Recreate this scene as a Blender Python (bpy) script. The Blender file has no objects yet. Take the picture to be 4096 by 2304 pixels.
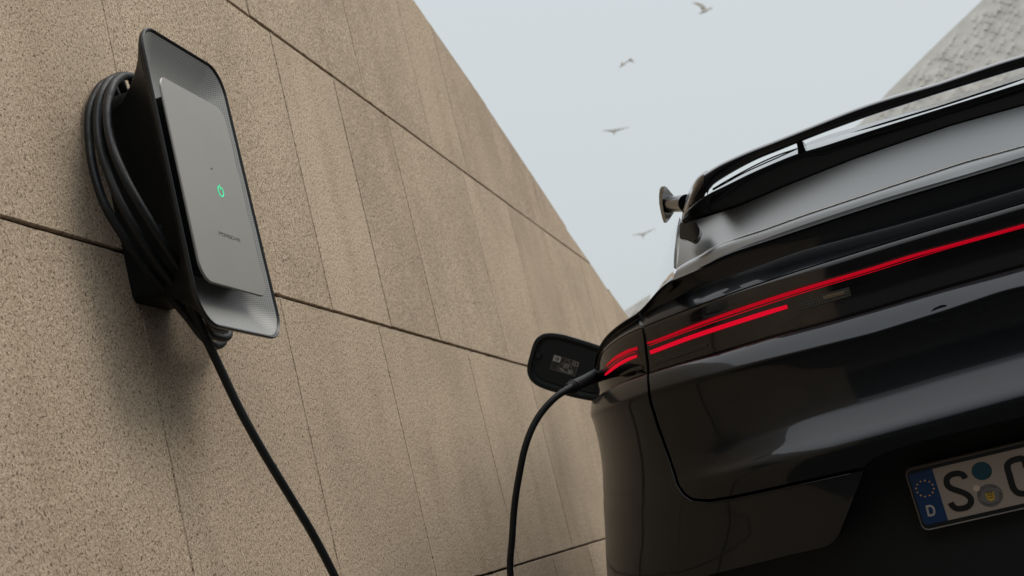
import bpy, bmesh, math, random
import numpy as np
from mathutils import Vector, Matrix
from mathutils.bvhtree import BVHTree
random.seed(7); rng = np.random.default_rng(7)
S = bpy.context.scene
COL = S.collection

# ------------------------------------------------------------------ camera
LENS = 47.46                      # mm on a 36 mm sensor
PITCH, ROLL = math.radians(10.68), math.radians(14.34)
EYE = np.array([0, 0, .85])
FW = np.array([0, math.cos(PITCH), math.sin(PITCH)])
_u = np.array([0, -math.sin(PITCH), math.cos(PITCH)]); _r = np.array([1., 0, 0])
RT = math.cos(ROLL)*_r - math.sin(ROLL)*_u
UP = math.sin(ROLL)*_r + math.cos(ROLL)*_u
cam_d = bpy.data.cameras.new('camera'); cam = bpy.data.objects.new('camera', cam_d); COL.objects.link(cam)
cam.matrix_world = Matrix(((RT[0], UP[0], -FW[0], EYE[0]), (RT[1], UP[1], -FW[1], EYE[1]),
                           (RT[2], UP[2], -FW[2], EYE[2]), (0, 0, 0, 1)))
cam_d.lens = LENS; cam_d.sensor_width = 36; cam_d.clip_start = .05; cam_d.clip_end = 2000
cam_d.dof.use_dof = True; cam_d.dof.focus_distance = 2.6; cam_d.dof.aperture_fstop = 7.1
S.camera = cam
# ------------------------------------------------------------------ sky and light
SUN_EL, SUN_AZ = math.radians(46), math.radians(78)     # high, from the right and a little ahead
W = bpy.data.worlds.new('World'); S.world = W; W.use_nodes = True
nt = W.node_tree; nt.nodes.clear()
def wn_(t, **k):
    n = nt.nodes.new(t)
    for a, b in k.items(): setattr(n, a, b)
    return n
sky = wn_('ShaderNodeTexSky', sky_type='NISHITA', sun_disc=False, sun_elevation=SUN_EL, sun_rotation=SUN_AZ, dust_density=5)
b1 = wn_('ShaderNodeBackground'); b1.inputs[1].default_value = .08
nt.links.new(sky.outputs[0], b1.inputs[0])
tc = wn_('ShaderNodeTexCoord'); sx = wn_('ShaderNodeSeparateXYZ'); nt.links.new(tc.outputs['Generated'], sx.inputs[0])
rp = wn_('ShaderNodeValToRGB'); nt.links.new(sx.outputs[2], rp.inputs[0])
rp.color_ramp.elements[0].position = 0; rp.color_ramp.elements[0].color = (.56, .605, .60, 1)
rp.color_ramp.elements[1].position = 1; rp.color_ramp.elements[1].color = (2.4, 2.43, 2.48, 1)
e = rp.color_ramp.elements.new(.42); e.color = (.715, .765, .79, 1)
e = rp.color_ramp.elements.new(.2); e.color = (.67, .72, .735, 1)
b2 = wn_('ShaderNodeBackground'); b2.inputs[1].default_value = 1.0
nt.links.new(rp.outputs[0], b2.inputs[0])
mx = wn_('ShaderNodeMixShader'); mx.inputs[0].default_value = .88
nt.links.new(b1.outputs[0], mx.inputs[1]); nt.links.new(b2.outputs[0], mx.inputs[2])
wo = wn_('ShaderNodeOutputWorld'); nt.links.new(mx.outputs[0], wo.inputs[0])
sun_d = bpy.data.lights.new('sun', 'SUN'); sun_d.energy = 1.4; sun_d.angle = math.radians(30); sun_d.color = (1, .93, .84)
sun = bpy.data.objects.new('sun', sun_d); COL.objects.link(sun)
sd = Vector((math.sin(SUN_AZ)*math.cos(SUN_EL), math.cos(SUN_AZ)*math.cos(SUN_EL), math.sin(SUN_EL)))
sun.rotation_euler = sd.to_track_quat('Z', 'Y').to_euler()
S.view_settings.view_transform = 'Standard'; S.view_settings.look = 'None'; S.view_settings.gamma = 1
S.view_settings.exposure = 0.0; S.view_settings.use_curve_mapping = False

# ------------------------------------------------------------------ geometry helpers
FPX = LENS/36*4096
def ray(x, y): return FW + RT*(x-2048)/FPX - UP*(y-1152)/FPX
def onray(x, y, t): return EYE + ray(x, y)*t          # point at distance t along the view axis

class Frame:
    """a local frame of a thing: columns are its axes in the world"""
    def __init__(s, o, ax): s.o = np.array(o, float); s.a = np.array(ax, float).T
    def loc(s, p): return (np.asarray(p)-s.o) @ s.a
    def wld(s, p): return s.o + s.a @ np.asarray(p)
    def mat(s):
        m = Matrix.Identity(4)
        for i in range(3):
            for j in range(3): m[i][j] = s.a[i, j]
            m[i][3] = s.o[i]
        return m
    def ray(s, x, y): return (EYE-s.o) @ s.a, ray(x, y) @ s.a

def link(name, me, mat=None, parent=None, smooth=True, angle=35, kind=None, label=None):
    o = bpy.data.objects.new(name, me); COL.objects.link(o)
    if mat is not None and not me.materials:
        for m in (mat if isinstance(mat, (list, tuple)) else [mat]): me.materials.append(m)
    if smooth:
        me.polygons.foreach_set('use_smooth', [True]*len(me.polygons))
        me.set_sharp_from_angle(angle=math.radians(angle))
    if parent is not None: o.parent = parent
    if kind: o['kind'] = kind
    if label: o['label'] = label
    return o
def mesh(name, v, f):
    me = bpy.data.meshes.new(name); me.from_pydata([tuple(map(float, p)) for p in v], [], f); me.validate(); me.update()
    return me
def bm_mesh(name, bm, recalc=True):
    if recalc: bmesh.ops.recalc_face_normals(bm, faces=bm.faces)
    me = bpy.data.meshes.new(name); bm.to_mesh(me); bm.free(); return me
def thing(name, label, cat, frame, group=None):
    o = bpy.data.objects.new(name, None); COL.objects.link(o); o.matrix_world = frame.mat()
    o.empty_display_size = .1; o['label'] = label; o['category'] = cat
    if group: o['group'] = group
    return o
def tag(o, label, cat, group=None):
    o['label'] = label; o['category'] = cat
    if group: o['group'] = group
    return o
def cr(P, n):
    """centripetal Catmull-Rom through the points, n steps per gap"""
    P = np.array(P, float); out = []
    Q = np.vstack([2*P[0]-P[1], P, 2*P[-1]-P[-2]])
    for i in range(1, len(Q)-2):
        p0, p1, p2, p3 = Q[i-1:i+3]
        d = [max(np.linalg.norm(b-a)**.5, 1e-5) for a, b in ((p0, p1), (p1, p2), (p2, p3))]
        t0, t1 = 0, d[0]; t2 = t1+d[1]; t3 = t2+d[2]
        for k in range(n):
            t = t1+(t2-t1)*k/n
            A1 = (t1-t)/(t1-t0)*p0+(t-t0)/(t1-t0)*p1; A2 = (t2-t)/(t2-t1)*p1+(t-t1)/(t2-t1)*p2
            A3 = (t3-t)/(t3-t2)*p2+(t-t2)/(t3-t2)*p3
            B1 = (t2-t)/(t2-t0)*A1+(t-t0)/(t2-t0)*A2; B2 = (t3-t)/(t3-t1)*A2+(t-t1)/(t3-t1)*A3
            out.append((t2-t)/(t2-t1)*B1+(t-t1)/(t2-t1)*B2)
    out.append(P[-1]); return np.array(out)
def resample(P, n):
    P = np.array(P, float); d = np.r_[0, np.cumsum(np.linalg.norm(np.diff(P, axis=0), axis=1))]
    t = np.linspace(0, d[-1], n)
    return np.array([[np.interp(a, d, P[:, k]) for k in range(P.shape[1])] for a in t])
def grid(name, rows, closed=False):
    """quad grid from equal-length rows of points"""
    n = len(rows[0]); v = [p for r in rows for p in r]; f = []
    for i in range(len(rows)-1):
        for j in range(n-1): f.append((i*n+j, i*n+j+1, (i+1)*n+j+1, (i+1)*n+j))
        if closed: f.append((i*n+n-1, i*n, (i+1)*n, (i+1)*n+n-1))
    return mesh(name, v, f)
def tube(bm, P, rad, seg=14, cap=True):
    P = [Vector(p) for p in P]; n = len(P); rr = rad if hasattr(rad, '__len__') else [rad]*n
    up = None; rings = []
    for i in range(n):
        t = (P[min(i+1, n-1)]-P[max(i-1, 0)]).normalized()
        if up is None: up = t.orthogonal().normalized()
        up = (up - t*up.dot(t)).normalized(); sd_ = t.cross(up)
        rings.append([bm.verts.new(P[i]+(up*math.cos(a)+sd_*math.sin(a))*rr[i]) for a in [2*math.pi*k/seg for k in range(seg)]])
    for i in range(n-1):
        for k in range(seg): bm.faces.new((rings[i][k], rings[i][(k+1) % seg], rings[i+1][(k+1) % seg], rings[i+1][k]))
    if cap: bm.faces.new(rings[0][::-1]); bm.faces.new(rings[-1])
def prism(bm, pts, d, off=0):
    """closed outline pts (3D, planar) pushed along vector d"""
    d = Vector(d); a = [bm.verts.new(Vector(p)+d*off) for p in pts]; b = [bm.verts.new(Vector(p)+d*(1+off)) for p in pts]
    bm.faces.new(a[::-1]); bm.faces.new(b); n = len(a)
    for i in range(n): bm.faces.new((a[i], a[(i+1) % n], b[(i+1) % n], b[i]))
def box(bm, c, s, M=None):
    r = bmesh.ops.create_cube(bm, size=1)['verts']
    for v in r:
        v.co = Vector((v.co.x*s[0], v.co.y*s[1], v.co.z*s[2]))
        if M is not None: v.co = M @ v.co
        v.co += Vector(c)
    return r
def bake(o):
    """apply the modifiers of o"""
    dg = bpy.context.evaluated_depsgraph_get(); me = bpy.data.meshes.new_from_object(o.evaluated_get(dg))
    o.modifiers.clear(); o.data = me
    return o
def boolean(o, cut_me, op):
    c = bpy.data.objects.new('cut', cut_me); COL.objects.link(c); c.matrix_world = o.matrix_world.copy()
    if o.parent: c.parent = o.parent
    m = o.modifiers.new('b', 'BOOLEAN'); m.object = c; m.operation = op; m.solver = 'EXACT'
    bpy.context.view_layer.update(); bake(o)
    bpy.data.objects.remove(c)
def smoothstep(a, b, x):
    t = min(1, max(0, (x-a)/(b-a))); return t*t*(3-2*t)

# ------------------------------------------------------------------ materials
def mat(name, col, rough=.5, metal=0, spec=.5, coat=0, coat_rough=.03, emit=None, es=0, ior=1.5):
    m = bpy.data.materials.new(name); m.use_nodes = True; b = m.node_tree.nodes['Principled BSDF']
    b.inputs['Base Color'].default_value = (*col, 1); b.inputs['Roughness'].default_value = rough
    b.inputs['Metallic'].default_value = metal; b.inputs['Specular IOR Level'].default_value = spec
    b.inputs['Coat Weight'].default_value = coat; b.inputs['Coat Roughness'].default_value = coat_rough
    b.inputs['IOR'].default_value = ior
    if emit: b.inputs['Emission Color'].default_value = (*emit, 1); b.inputs['Emission Strength'].default_value = es
    m.diffuse_color = (*col, 1)
    return m
class N:
    def __init__(s, m): s.t = m.node_tree; s.b = s.t.nodes['Principled BSDF']
    def n(s, t, ins=None, **k):
        n = s.t.nodes.new(t)
        for a, b in k.items(): setattr(n, a, b)
        for a, b in (ins or {}).items():
            if hasattr(b, 'links') or isinstance(b, bpy.types.NodeSocket): s.t.links.new(b, n.inputs[a])
            else: n.inputs[a].default_value = b
        return n
    def l(s, a, b): s.t.links.new(a, b)
    def noise(s, vec, scale, det=3, rough=.6, dist=0):
        return s.n('ShaderNodeTexNoise', {'Vector': vec, 'Scale': scale, 'Detail': det, 'Roughness': rough, 'Distortion': dist}).outputs[0]
    def ramp(s, fac, stops):
        r = s.n('ShaderNodeValToRGB', {'Fac': fac}); el = r.color_ramp.elements
        while len(el) < len(stops): el.new(.5)
        for q, (p, c) in zip(el, stops): q.position = p; q.color = (*c, 1) if len(c) == 3 else c
        return r.outputs[0]
    def mul(s, a, b, fac=1.0, mode='MULTIPLY'):
        m = s.n('ShaderNodeMix', data_type='RGBA', blend_type=mode); m.inputs[0].default_value = fac
        for i, v in ((6, a), (7, b)):
            if isinstance(v, bpy.types.NodeSocket): s.l(v, m.inputs[i])
            else: m.inputs[i].default_value = (*v, 1)
        return m.outputs[2]
    def map(s, vec, scale=(1, 1, 1), loc=(0, 0, 0), rot=(0, 0, 0)):
        return s.n('ShaderNodeMapping', {'Vector': vec, 'Scale': scale, 'Location': loc, 'Rotation': rot}).outputs[0]
    def math(s, op, a, b=0.):
        m = s.n('ShaderNodeMath', operation=op)
        for i, v in ((0, a), (1, b)):
            if isinstance(v, bpy.types.NodeSocket): s.l(v, m.inputs[i])
            else: m.inputs[i].default_value = v
        return m.outputs[0]
    def bump(s, h, strength=.5, dist=.002, normal=None):
        b = s.n('ShaderNodeBump', {'Height': h, 'Strength': strength, 'Distance': dist})
        if normal: s.l(normal, b.inputs['Normal'])
        return b.outputs[0]

def stone_material():
    m = mat('granite', (.4, .34, .27), .85, spec=.25); k = N(m)
    tc = k.n('ShaderNodeTexCoord').outputs['Object']; oi = k.n('ShaderNodeObjectInfo').outputs['Random']
    off = k.n('ShaderNodeVectorMath', {0: tc, 1: k.n('ShaderNodeCombineXYZ', {'X': k.math('MULTIPLY', oi, 37.), 'Z': k.math('MULTIPLY', oi, 91.)}).outputs[0]}, operation='ADD').outputs[0]
    v = k.map(off, scale=(1, 1, .8), rot=(0, .35, 0))
    g1 = k.noise(v, 380, 4, .68); g2 = k.noise(v, 120, 3, .6); big = k.noise(off, 2.2, 4, .6)
    c = k.ramp(g1, [(.33, (.16, .108, .068)), (.43, (.405, .316, .228)), (.53, (.595, .488, .368)), (.70, (.77, .67, .545))])
    pits = k.ramp(k.noise(v, 215, 2, .55, .4), [(.32, (.30, .25, .20)), (.42, (1, 1, 1))])
    c = k.mul(c, pits, 1.)
    c = k.mul(c, k.ramp(g2, [(.3, (.76, .73, .70)), (.55, (1, 1, 1)), (.75, (1.14, 1.11, 1.07))]), 1.)
    c = k.mul(c, k.ramp(big, [(.3, (.86, .84, .82)), (.6, (1.06, 1.05, 1.03))]), 1.)
    # rain streaks running down the stone
    st = k.noise(k.map(off, scale=(1, 1, .07)), 9, 3, .55)
    c = k.mul(c, k.ramp(st, [(.30, (.80, .76, .70)), (.48, (1, 1, 1))]), .45)
    # pale crystal grains
    sp = k.ramp(k.noise(v, 420, 1, .5), [(.74, (0, 0, 0)), (.80, (.35, .35, .34))])
    c = k.mul(c, sp, 1., 'ADD')
    tone = k.ramp(oi, [(0, (.90, .885, .875)), (.5, (.985, .98, .97)), (1, (1.05, 1.045, 1.04))])
    c = k.mul(c, tone, 1.)
    k.l(c, k.b.inputs['Base Color'])
    h = k.math('ADD', k.math('MULTIPLY', g1, .6), k.math('ADD', k.math('MULTIPLY', g2, .8), k.math('MULTIPLY', k.n('ShaderNodeRGBToBW', {0: pits}).outputs[0], .5)))
    k.l(k.bump(h, .9, .0035), k.b.inputs['Normal'])
    return m
M_STONE = stone_material()
M_MORTAR = mat('dark_joint_mortar', (.06, .048, .036), .95, spec=.1)  # even dark brown mortar behind the slab joints

def paint_material(name, base, flake=.5):
    m = mat(name, base, .42, metal=flake, spec=.5, coat=.60, coat_rough=.05); m.node_tree.nodes['Principled BSDF'].inputs['Coat IOR'].default_value = 1.42; k = N(m)
    tc = k.n('ShaderNodeTexCoord').outputs['Object']
    f = k.noise(tc, 1800, 1, .5)
    c = k.mul(base, k.ramp(f, [(.35, (.7, .7, .7)), (.65, (1.35, 1.35, 1.35))]), 1.)
    k.l(c, k.b.inputs['Base Color'])
    return m
M_PAINT = paint_material('black_metallic_paint', (.010, .012, .0145), .9)
M_GLOSS = mat('gloss_black_trim', (.006, .007, .008), .06, spec=.5, coat=.5)
M_MATTE = mat('matte_black_plastic', (.010, .012, .0125), .62, spec=.28)
M_RUBBER = mat('black_rubber', (.008, .010, .011), .5, spec=.28)
k = N(M_RUBBER); tc_ = k.n('ShaderNodeTexCoord').outputs['Object']
k.l(k.ramp(k.noise(tc_, 60, 4, .7), [(.35, (.35,)*3), (.62, (.55,)*3), (.8, (.72,)*3)]), k.b.inputs['Roughness'])
k.l(k.mul((.008, .0095, .0105), k.ramp(k.noise(tc_, 35, 5, .7), [(.58, (1, 1, 1)), (.75, (2.6, 2.5, 2.4))]), 1.), k.b.inputs['Base Color'])
M_GLASS = mat('dark_mirror_tinted_glass', (.27, .275, .275), .34, metal=1)
M_CHROME = mat('dark_satin_edge', (.25, .25, .25), .3, metal=1)
M_LENS = mat('smoked_lamp_lens', (.004, .0035, .0035), .09, spec=.5, coat=.3)
def lamp_material(name, col, s, ribs):
    m = mat(name, (.02, 0, 0), .4, spec=.12, emit=col, es=s); k = N(m)
    tc = k.n('ShaderNodeTexCoord').outputs['Object']
    w = k.n('ShaderNodeTexWave', {'Vector': tc, 'Scale': ribs, 'Distortion': 0}, wave_type='BANDS', bands_direction='X').outputs[0]
    k.l(k.mul((*[c*s for c in col],), k.ramp(w, [(.2, (.68, .68, .68)), (.7, (1, 1, 1))]), 1.), k.b.inputs['Emission Color'])
    k.b.inputs['Emission Strength'].default_value = 1
    return m
M_RED = lamp_material('red_light_strip', (1, .0, .022), .50, 55)
M_RED_HOT = lamp_material('bright_red_light_strip', (1, .002, .03), .78, 70)
M_RED_DIM = mat('dim_red_lens', (.05, .001, .002), .2, emit=(.1, .0005, .003), es=1)

# ================================================================== GROUND
gm = mat('asphalt', (.045, .045, .045), .9); k = N(gm); t = k.n('ShaderNodeTexCoord').outputs['Object']
k.l(k.ramp(k.noise(t, 90, 4, .7), [(.3, (.025, .025, .026)), (.7, (.075, .073, .07))]), k.b.inputs['Base Color'])
k.l(k.bump(k.noise(t, 120, 3), .6, .004), k.b.inputs['Normal'])
g = link('ground', mesh('ground', [(-300, -300, 0), (300, -300, 0), (300, 300, 0), (-300, 300, 0)], [(0, 1, 2, 3)]), gm, smooth=False, kind='structure')

# ================================================================== UNSEEN BLOCK ADDED BEHIND THE CAMERA TO DARKEN REFLECTIONS
M_DARK = mat('unseen_block_dark', (.035, .037, .04), .8)
M_DGL = mat('unseen_block_pane', (.01, .012, .013), .15)
BF = Frame((2, -9, 0), [[math.cos(.15), -math.sin(.15), 0], [math.sin(.15), math.cos(.15), 0], [0, 0, 1]])
bb = thing('unseen_dark_block', 'dark office block behind the camera, mirrored in the car', 'building', BF)
bm = bmesh.new(); box(bm, (3, -4, 3.0), (36, 8, 6.0)); link('facade', bm_mesh('facade', bm), M_DARK, bb, smooth=False)  # body of the added block, sized to keep low sky off the car
for i in range(12):
    for j in range(2):
        bm = bmesh.new(); box(bm, (-12.2+i*2.7, .03, 1.5+j*2.7), (1.6, .06, 1.3)); link('window', bm_mesh('window', bm), M_DGL, bb, smooth=False)  # panes only dress the added dark block

# ================================================================== STONE WALL
AZ = math.radians(12.18); DW = 1.09
wd = np.array([math.sin(AZ), math.cos(AZ), 0]); wn = np.array([math.cos(AZ), -math.sin(AZ), 0])
WF = Frame(-wn*DW, [wd, -wn, [0, 0, 1]])        # local x along the wall, y into it, z up
wall = thing('stone_wall', 'tall tan granite wall with staggered slabs and a slanting top edge', 'wall', WF)
TOP = [(-.9, 2.925), (4.50, 2.925), (4.62, 2.90), (5.35, 2.735), (6.13, 2.53), (7.13, 2.255), (8.10, 2.035), (12.2, 1.03), (14.0, .75)]
def top_at(s): return float(np.interp(s, [p[0] for p in TOP], [p[1] for p in TOP]))
rowsz = [(-.02, .8035), (.8035, 1.5025), (1.5025, 2.2385), (2.2385, 2.972), (2.972, 3.70), (3.70, 4.43), (4.43, 5.2)]
def steps(a, b, st):
    out = []; x = a
    while x < b: out.append(x); x += st*random.choice((1, 1, 1, .8, 1.3))
    return out
cuts = [sorted([x for x in steps(-4.2, 3.3, .64)] + [3.46, 4.085, 4.605, 5.22, 5.9, 6.55, 7.3, 8.1, 8.8, 9.5, 10.3, 11.2]),
        sorted([-4.2, -3.5, -2.9, -2.1, -1.45, -.8, -.1, .5, 1.1, 1.45, 2.075, 2.70, 3.323, 4.15, 4.96, 5.78, 6.45, 7.1, 7.9, 8.6, 9.4, 10.2, 11.2]),
        sorted([-4.2, -3.4, -2.8, -2.2, -1.5, -.9, -.2, .45, 1.0, 1.54, 2.165, 3.015, 3.435, 3.88, 4.705, 5.36, 5.985, 6.85, 7.6, 8.3]),
        sorted([-4.2, -3.6, -2.9, -2.3, -1.6, -.9, -.3, .4, 1.0, 1.7, 2.3, 2.905, 3.705, 4.365, 4.80, 5.46, 6.1, 6.7, 7.2]),
        steps(-4.2, 4.3, .66), steps(-4.2, 1.3, .66), steps(-4.2, -1.0, .66)]
def clip_top(poly):
    """keep what lies under the slanting top edge (convex slab against each segment)"""
    for (x0, z0), (x1, z1) in zip(TOP[:-1], TOP[1:]):
        lo, hi = min(p[0] for p in poly), max(p[0] for p in poly)
        if hi <= x0 or lo >= x1: continue
        f = lambda p: z0+(z1-z0)*(p[0]-x0)/(x1-x0)-p[1]
        out = []
        for a, b in zip(poly, poly[1:]+poly[:1]):
            fa, fb = f(a), f(b)
            if fa >= 0: out.append(a)
            if (fa >= 0) != (fb >= 0):
                q = fa/(fa-fb); out.append((a[0]+(b[0]-a[0])*q, a[1]+(b[1]-a[1])*q))
        poly = out
        if len(poly) < 3: return None
    return poly
def slab(x0, x1, z0, z1):
    gx, gz = random.choice((.0005, .0008, .0012, .0016)), .0028
    poly = clip_top([(x0+gx, z0+gz), (x1-gx, z0+gz), (x1-gx, z1-gz), (x0+gx, z1-gz)])
    if not poly: return
    # worn, slightly chipped arris
    per = []
    for a, b in zip(poly, poly[1:]+poly[:1]):
        L = math.hypot(b[0]-a[0], b[1]-a[1]); n = max(1, int(L/.022))
        nx, nz = -(b[1]-a[1])/max(L, 1e-6), (b[0]-a[0])/max(L, 1e-6)
        for i in range(n):
            q = i/n; j = abs(random.gauss(0, .0007)) + (.0025*random.random() if random.random() < .07 else 0)
            per.append((a[0]+(b[0]-a[0])*q+nx*j, a[1]+(b[1]-a[1])*q+nz*j, nx, nz))
    proud = random.uniform(-.0012, .0012)
    bm = bmesh.new()
    back = [bm.verts.new((p[0], .03, p[1])) for p in per]
    mid = [bm.verts.new((p[0], .0022+proud, p[1])) for p in per]
    fr = [bm.verts.new((p[0]+p[2]*.0016, proud, p[1]+p[3]*.0016)) for p in per]
    n = len(per)
    for i in range(n):
        j = (i+1) % n
        bm.faces.new((back[i], back[j], mid[j], mid[i])); bm.faces.new((mid[i], mid[j], fr[j], fr[i]))
    bm.faces.new(fr)
    link('stone_panel', bm_mesh('stone_panel', bm), M_STONE, wall, smooth=False)
WS = -.9
for (z0, z1), cs in zip(rowsz, cuts):
    cs = [WS]+[c for c in cs if c > WS+.25]
    cs = list(cs)+[cs[-1]+.8, cs[-1]+1.6] if z0 < 2.2 else list(cs)+[cs[-1]+.7]
    for a, b in zip(cs[:-1], cs[1:]): slab(a, b, z0, z1)
bm = bmesh.new(); bk = [(p[0], .0085, p[1]-.006) for p in TOP]
prism(bm, [(WS, .0085, -.05)]+[(14, .0085, -.05)]+bk[::-1][0:-1]+[(WS, .0085, 2.915)], (0, .6, 0))
link('wall_core', bm_mesh('wall_core', bm), M_MORTAR, wall, smooth=False)

# ================================================================== WALL CHARGER
def W_at(x, y, off):
    """point of the wall frame under a picture point, off metres out from the wall"""
    c, d = WF.ray(x, y); t = (-off-c[1])/d[1]; p = c+d*t; return p
CF = Frame(WF.wld((2.12, 0, 1.30)), [wd, -wn, [0, 0, 1]])     # charger frame, x along the wall, y into it
ch = thing('wall_charger', 'black and grey wall charging station with a green power symbol on its face', 'charger', CF)
OFX, OFZ = 2.12, 1.30
OFF = .16
# rim outline from its corners (wall coordinates), corner radius
RX0, RX1, RZ0, RZ1 = 1.9585, 2.293, 1.3165, 1.8525
def rrect(x0, x1, z0, z1, r, n=10):
    out = []; r = r if hasattr(r, '__len__') else [r]*4
    for (cx, cz, a0), q in zip(((x1-r[0], z1-r[0], 0), (x0+r[1], z1-r[1], 90), (x0+r[2], z0+r[2], 180), (x1-r[3], z0+r[3], 270)), r):
        for i in range(n+1):
            a = math.radians(a0+90*i/n); out.append((cx+q*math.cos(a), cz+q*math.sin(a)))
    return out
def shear(x, z):      # the face is a touch wider towards its foot
    q = (x-1.96)/.325; h = (z-1.32)/.53
    return x + q*(.012-.024*h) + (1-q)*(.003-.004*h), z
def loc(x, z, off): xx, zz = shear(x, z); return (xx-OFX, -off, zz-OFZ)
def ring_at(ins, off, r0=.052, n=12):
    r = max(.012, r0-ins*.55)
    return [loc(x, z, off) for x, z in rrect(1.9605+ins, 2.2725-ins, 1.319+ins, 1.8475-ins, [r, r*1.0, r*1.15, r*1.05], n)]
M_HOUS = mat('charger_black_housing', (.007, .0085, .009), .5, spec=.25)
M_RIM = mat('charger_dark_rim', (.02, .021, .022), .33, metal=.2, spec=.4)
M_DISH = mat('grey_ribbed_dish', (.33, .33, .32), .42, metal=.25); k = N(M_DISH)
t = k.n('ShaderNodeTexCoord').outputs['Object']
w1 = k.n('ShaderNodeTexWave', {'Vector': t, 'Scale': 85, 'Distortion': 0}, wave_type='BANDS', bands_direction='Z').outputs[0]
w2 = k.n('ShaderNodeTexWave', {'Vector': t, 'Scale': 85, 'Distortion': 0}, wave_type='BANDS', bands_direction='X').outputs[0]
wv = k.math('MULTIPLY', w1, w2)
k.l(k.mul((.33, .33, .32), k.ramp(wv, [(0, (.55, .55, .55)), (.5, (1.1, 1.1, 1.1))]), 1.), k.b.inputs['Base Color'])
k.l(k.bump(wv, .10, .0005), k.b.inputs['Normal'])
M_FACE = mat('satin_grey_front_plate', (.36, .342, .315), .40, metal=.8); k = N(M_FACE)
t = k.n('ShaderNodeTexCoord').outputs['Object']
k.l(k.mul((.36, .342, .315), k.ramp(k.noise(t, 1400, 1), [(.3, (.9, .9, .9)), (.7, (1.08, 1.08, 1.08))]), 1.), k.b.inputs['Base Color'])
k.l(k.ramp(k.noise(t, 7, 3), [(.3, (.36,)*3), (.7, (.45,)*3)]), k.b.inputs['Roughness'])
rows = [ring_at(i, o) for i, o in ((.0035, .1585), (0, .1545), (.001, .151), (.007, .146), (.018, .138), (.034, .126), (.052, .107), (.070, .085), (.084, .06), (.090, .03), (.091, 0))]
bm = bmesh.new(); prism(bm, [loc(x, z, .004) for x, z in rrect(2.050, 2.215, 1.47, 1.787, .04, 8)], (0, -.06, 0)); link('gap_darkening_block', bm_mesh('gap_darkening_block', bm), M_HOUS, ch, smooth=False)  # black block added to darken the gap inside the coil
me = grid('housing', rows, True); link('housing', me, M_HOUS, ch, angle=60)
rows = [ring_at(i, o) for i, o in ((.0045, .1565), (.0025, .1598), (.0005, .1612), (-.0012, .160), (-.0015, .156), (-.0002, .1525), (.003, .1515))]
link('rim', grid('rim', rows, True), M_RIM, ch, angle=60)
prof = [(.0045, .1572), (.007, .1558), (.012, .1530), (.02, .1482), (.032, .1415), (.046, .135), (.062, .129), (.085, .1245), (.11, .123)]
rows = [ring_at(i, o) for i, o in prof]; me = grid('dish', rows, True)
bm = bmesh.new(); bm.from_mesh(me); bm.verts.ensure_lookup_table(); n0 = len(rows[0]); bm.faces.new([bm.verts[(len(rows)-1)*n0+i] for i in range(n0)])
link('dish', bm_mesh('dish', bm), M_DISH, ch, angle=60)
def plate_ring(ins, off, r=.03):
    r = max(.006, r-ins); return [loc(x, z, off) for x, z in rrect(1.985+ins, 2.229-ins, 1.393+ins, 1.756-ins, [r*1.0, r*.7, r*1.15, r*.85], 10)]
rows = [plate_ring(i, o) for i, o in ((.027, .125), (.026, .158), (.0165, .1608))]
link('mount', grid('mount', rows, True), M_HOUS, ch, angle=40)
rows = [plate_ring(i, o) for i, o in ((.03, .1606), (.0005, .1606), (0, .1615), (.0003, .1638), (.0015, .165))]
me = grid('p', rows, True); bm = bmesh.new(); bm.from_mesh(me); bm.verts.ensure_lookup_table(); n0 = len(rows[0])
bm.faces.new([bm.verts[(len(rows)-1)*n0+i] for i in range(n0)])
face = link('front_plate', bm_mesh('front_plate', bm), M_FACE, ch, angle=40)
# power symbol: an open ring with a bar, on the plate
M_GREEN = mat('green_light', (.02, .4, .2), .4, emit=(.03, .74, .33), es=1.0)
bm = bmesh.new()
def flat_stroke(bm, pts, wd_, y, th=.0006, close=False):
    """ribbon of width wd_ along pts (x, z), front at depth y"""
    P = [Vector(p) for p in pts]; n = len(P); L, R = [], []
    for i in range(n):
        a = P[(i-1) % n] if close else P[max(i-1, 0)]; b = P[(i+1) % n] if close else P[min(i+1, n-1)]
        d = (b-a).normalized(); q = Vector((-d.y, d.x))*wd_/2
        L.append(P[i]+q); R.append(P[i]-q)
    fl = [[bm.verts.new((p.x, yy, p.y)) for p in S_] for S_ in (L, R) for yy in (y-th, y)]
    m = n if close else n-1
    for i in range(m):
        j = (i+1) % n
        bm.faces.new((fl[0][i], fl[0][j], fl[2][j], fl[2][i]))
        bm.faces.new((fl[0][i], fl[1][i], fl[1][j], fl[0][j])); bm.faces.new((fl[2][i], fl[2][j], fl[3][j], fl[3][i]))
    if not close:
        bm.faces.new((fl[0][0], fl[2][0], fl[3][0], fl[1][0])); bm.faces.new((fl[0][-1], fl[1][-1], fl[3][-1], fl[2][-1]))
cx_, cz_ = 2.1318-OFX, 1.5765-OFZ
flat_stroke(bm, [(cx_+.0098*math.cos(a), cz_+.0096*math.sin(a)) for a in [math.radians(90+32+(360-64)*i/40) for i in range(41)]], .0018, -.1652)
flat_stroke(bm, [(cx_, cz_+.0125), (cx_, cz_+.0035)], .0017, -.1652)
link('power_symbol', bm_mesh('power_symbol', bm), M_GREEN, face, smooth=False)
bm = bmesh.new(); bmesh.ops.create_cone(bm, cap_ends=True, segments=14, radius1=.0016, radius2=.0016, depth=.0012, matrix=Matrix.Translation((2.115-OFX, -.1653, 1.6155-OFZ)) @ Matrix.Rotation(math.pi/2, 4, 'X'))
M_DOT = mat('dark_sensor_window', (.05, .048, .045), .3)
link('sensor', bm_mesh('sensor', bm), M_DOT, face)
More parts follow.
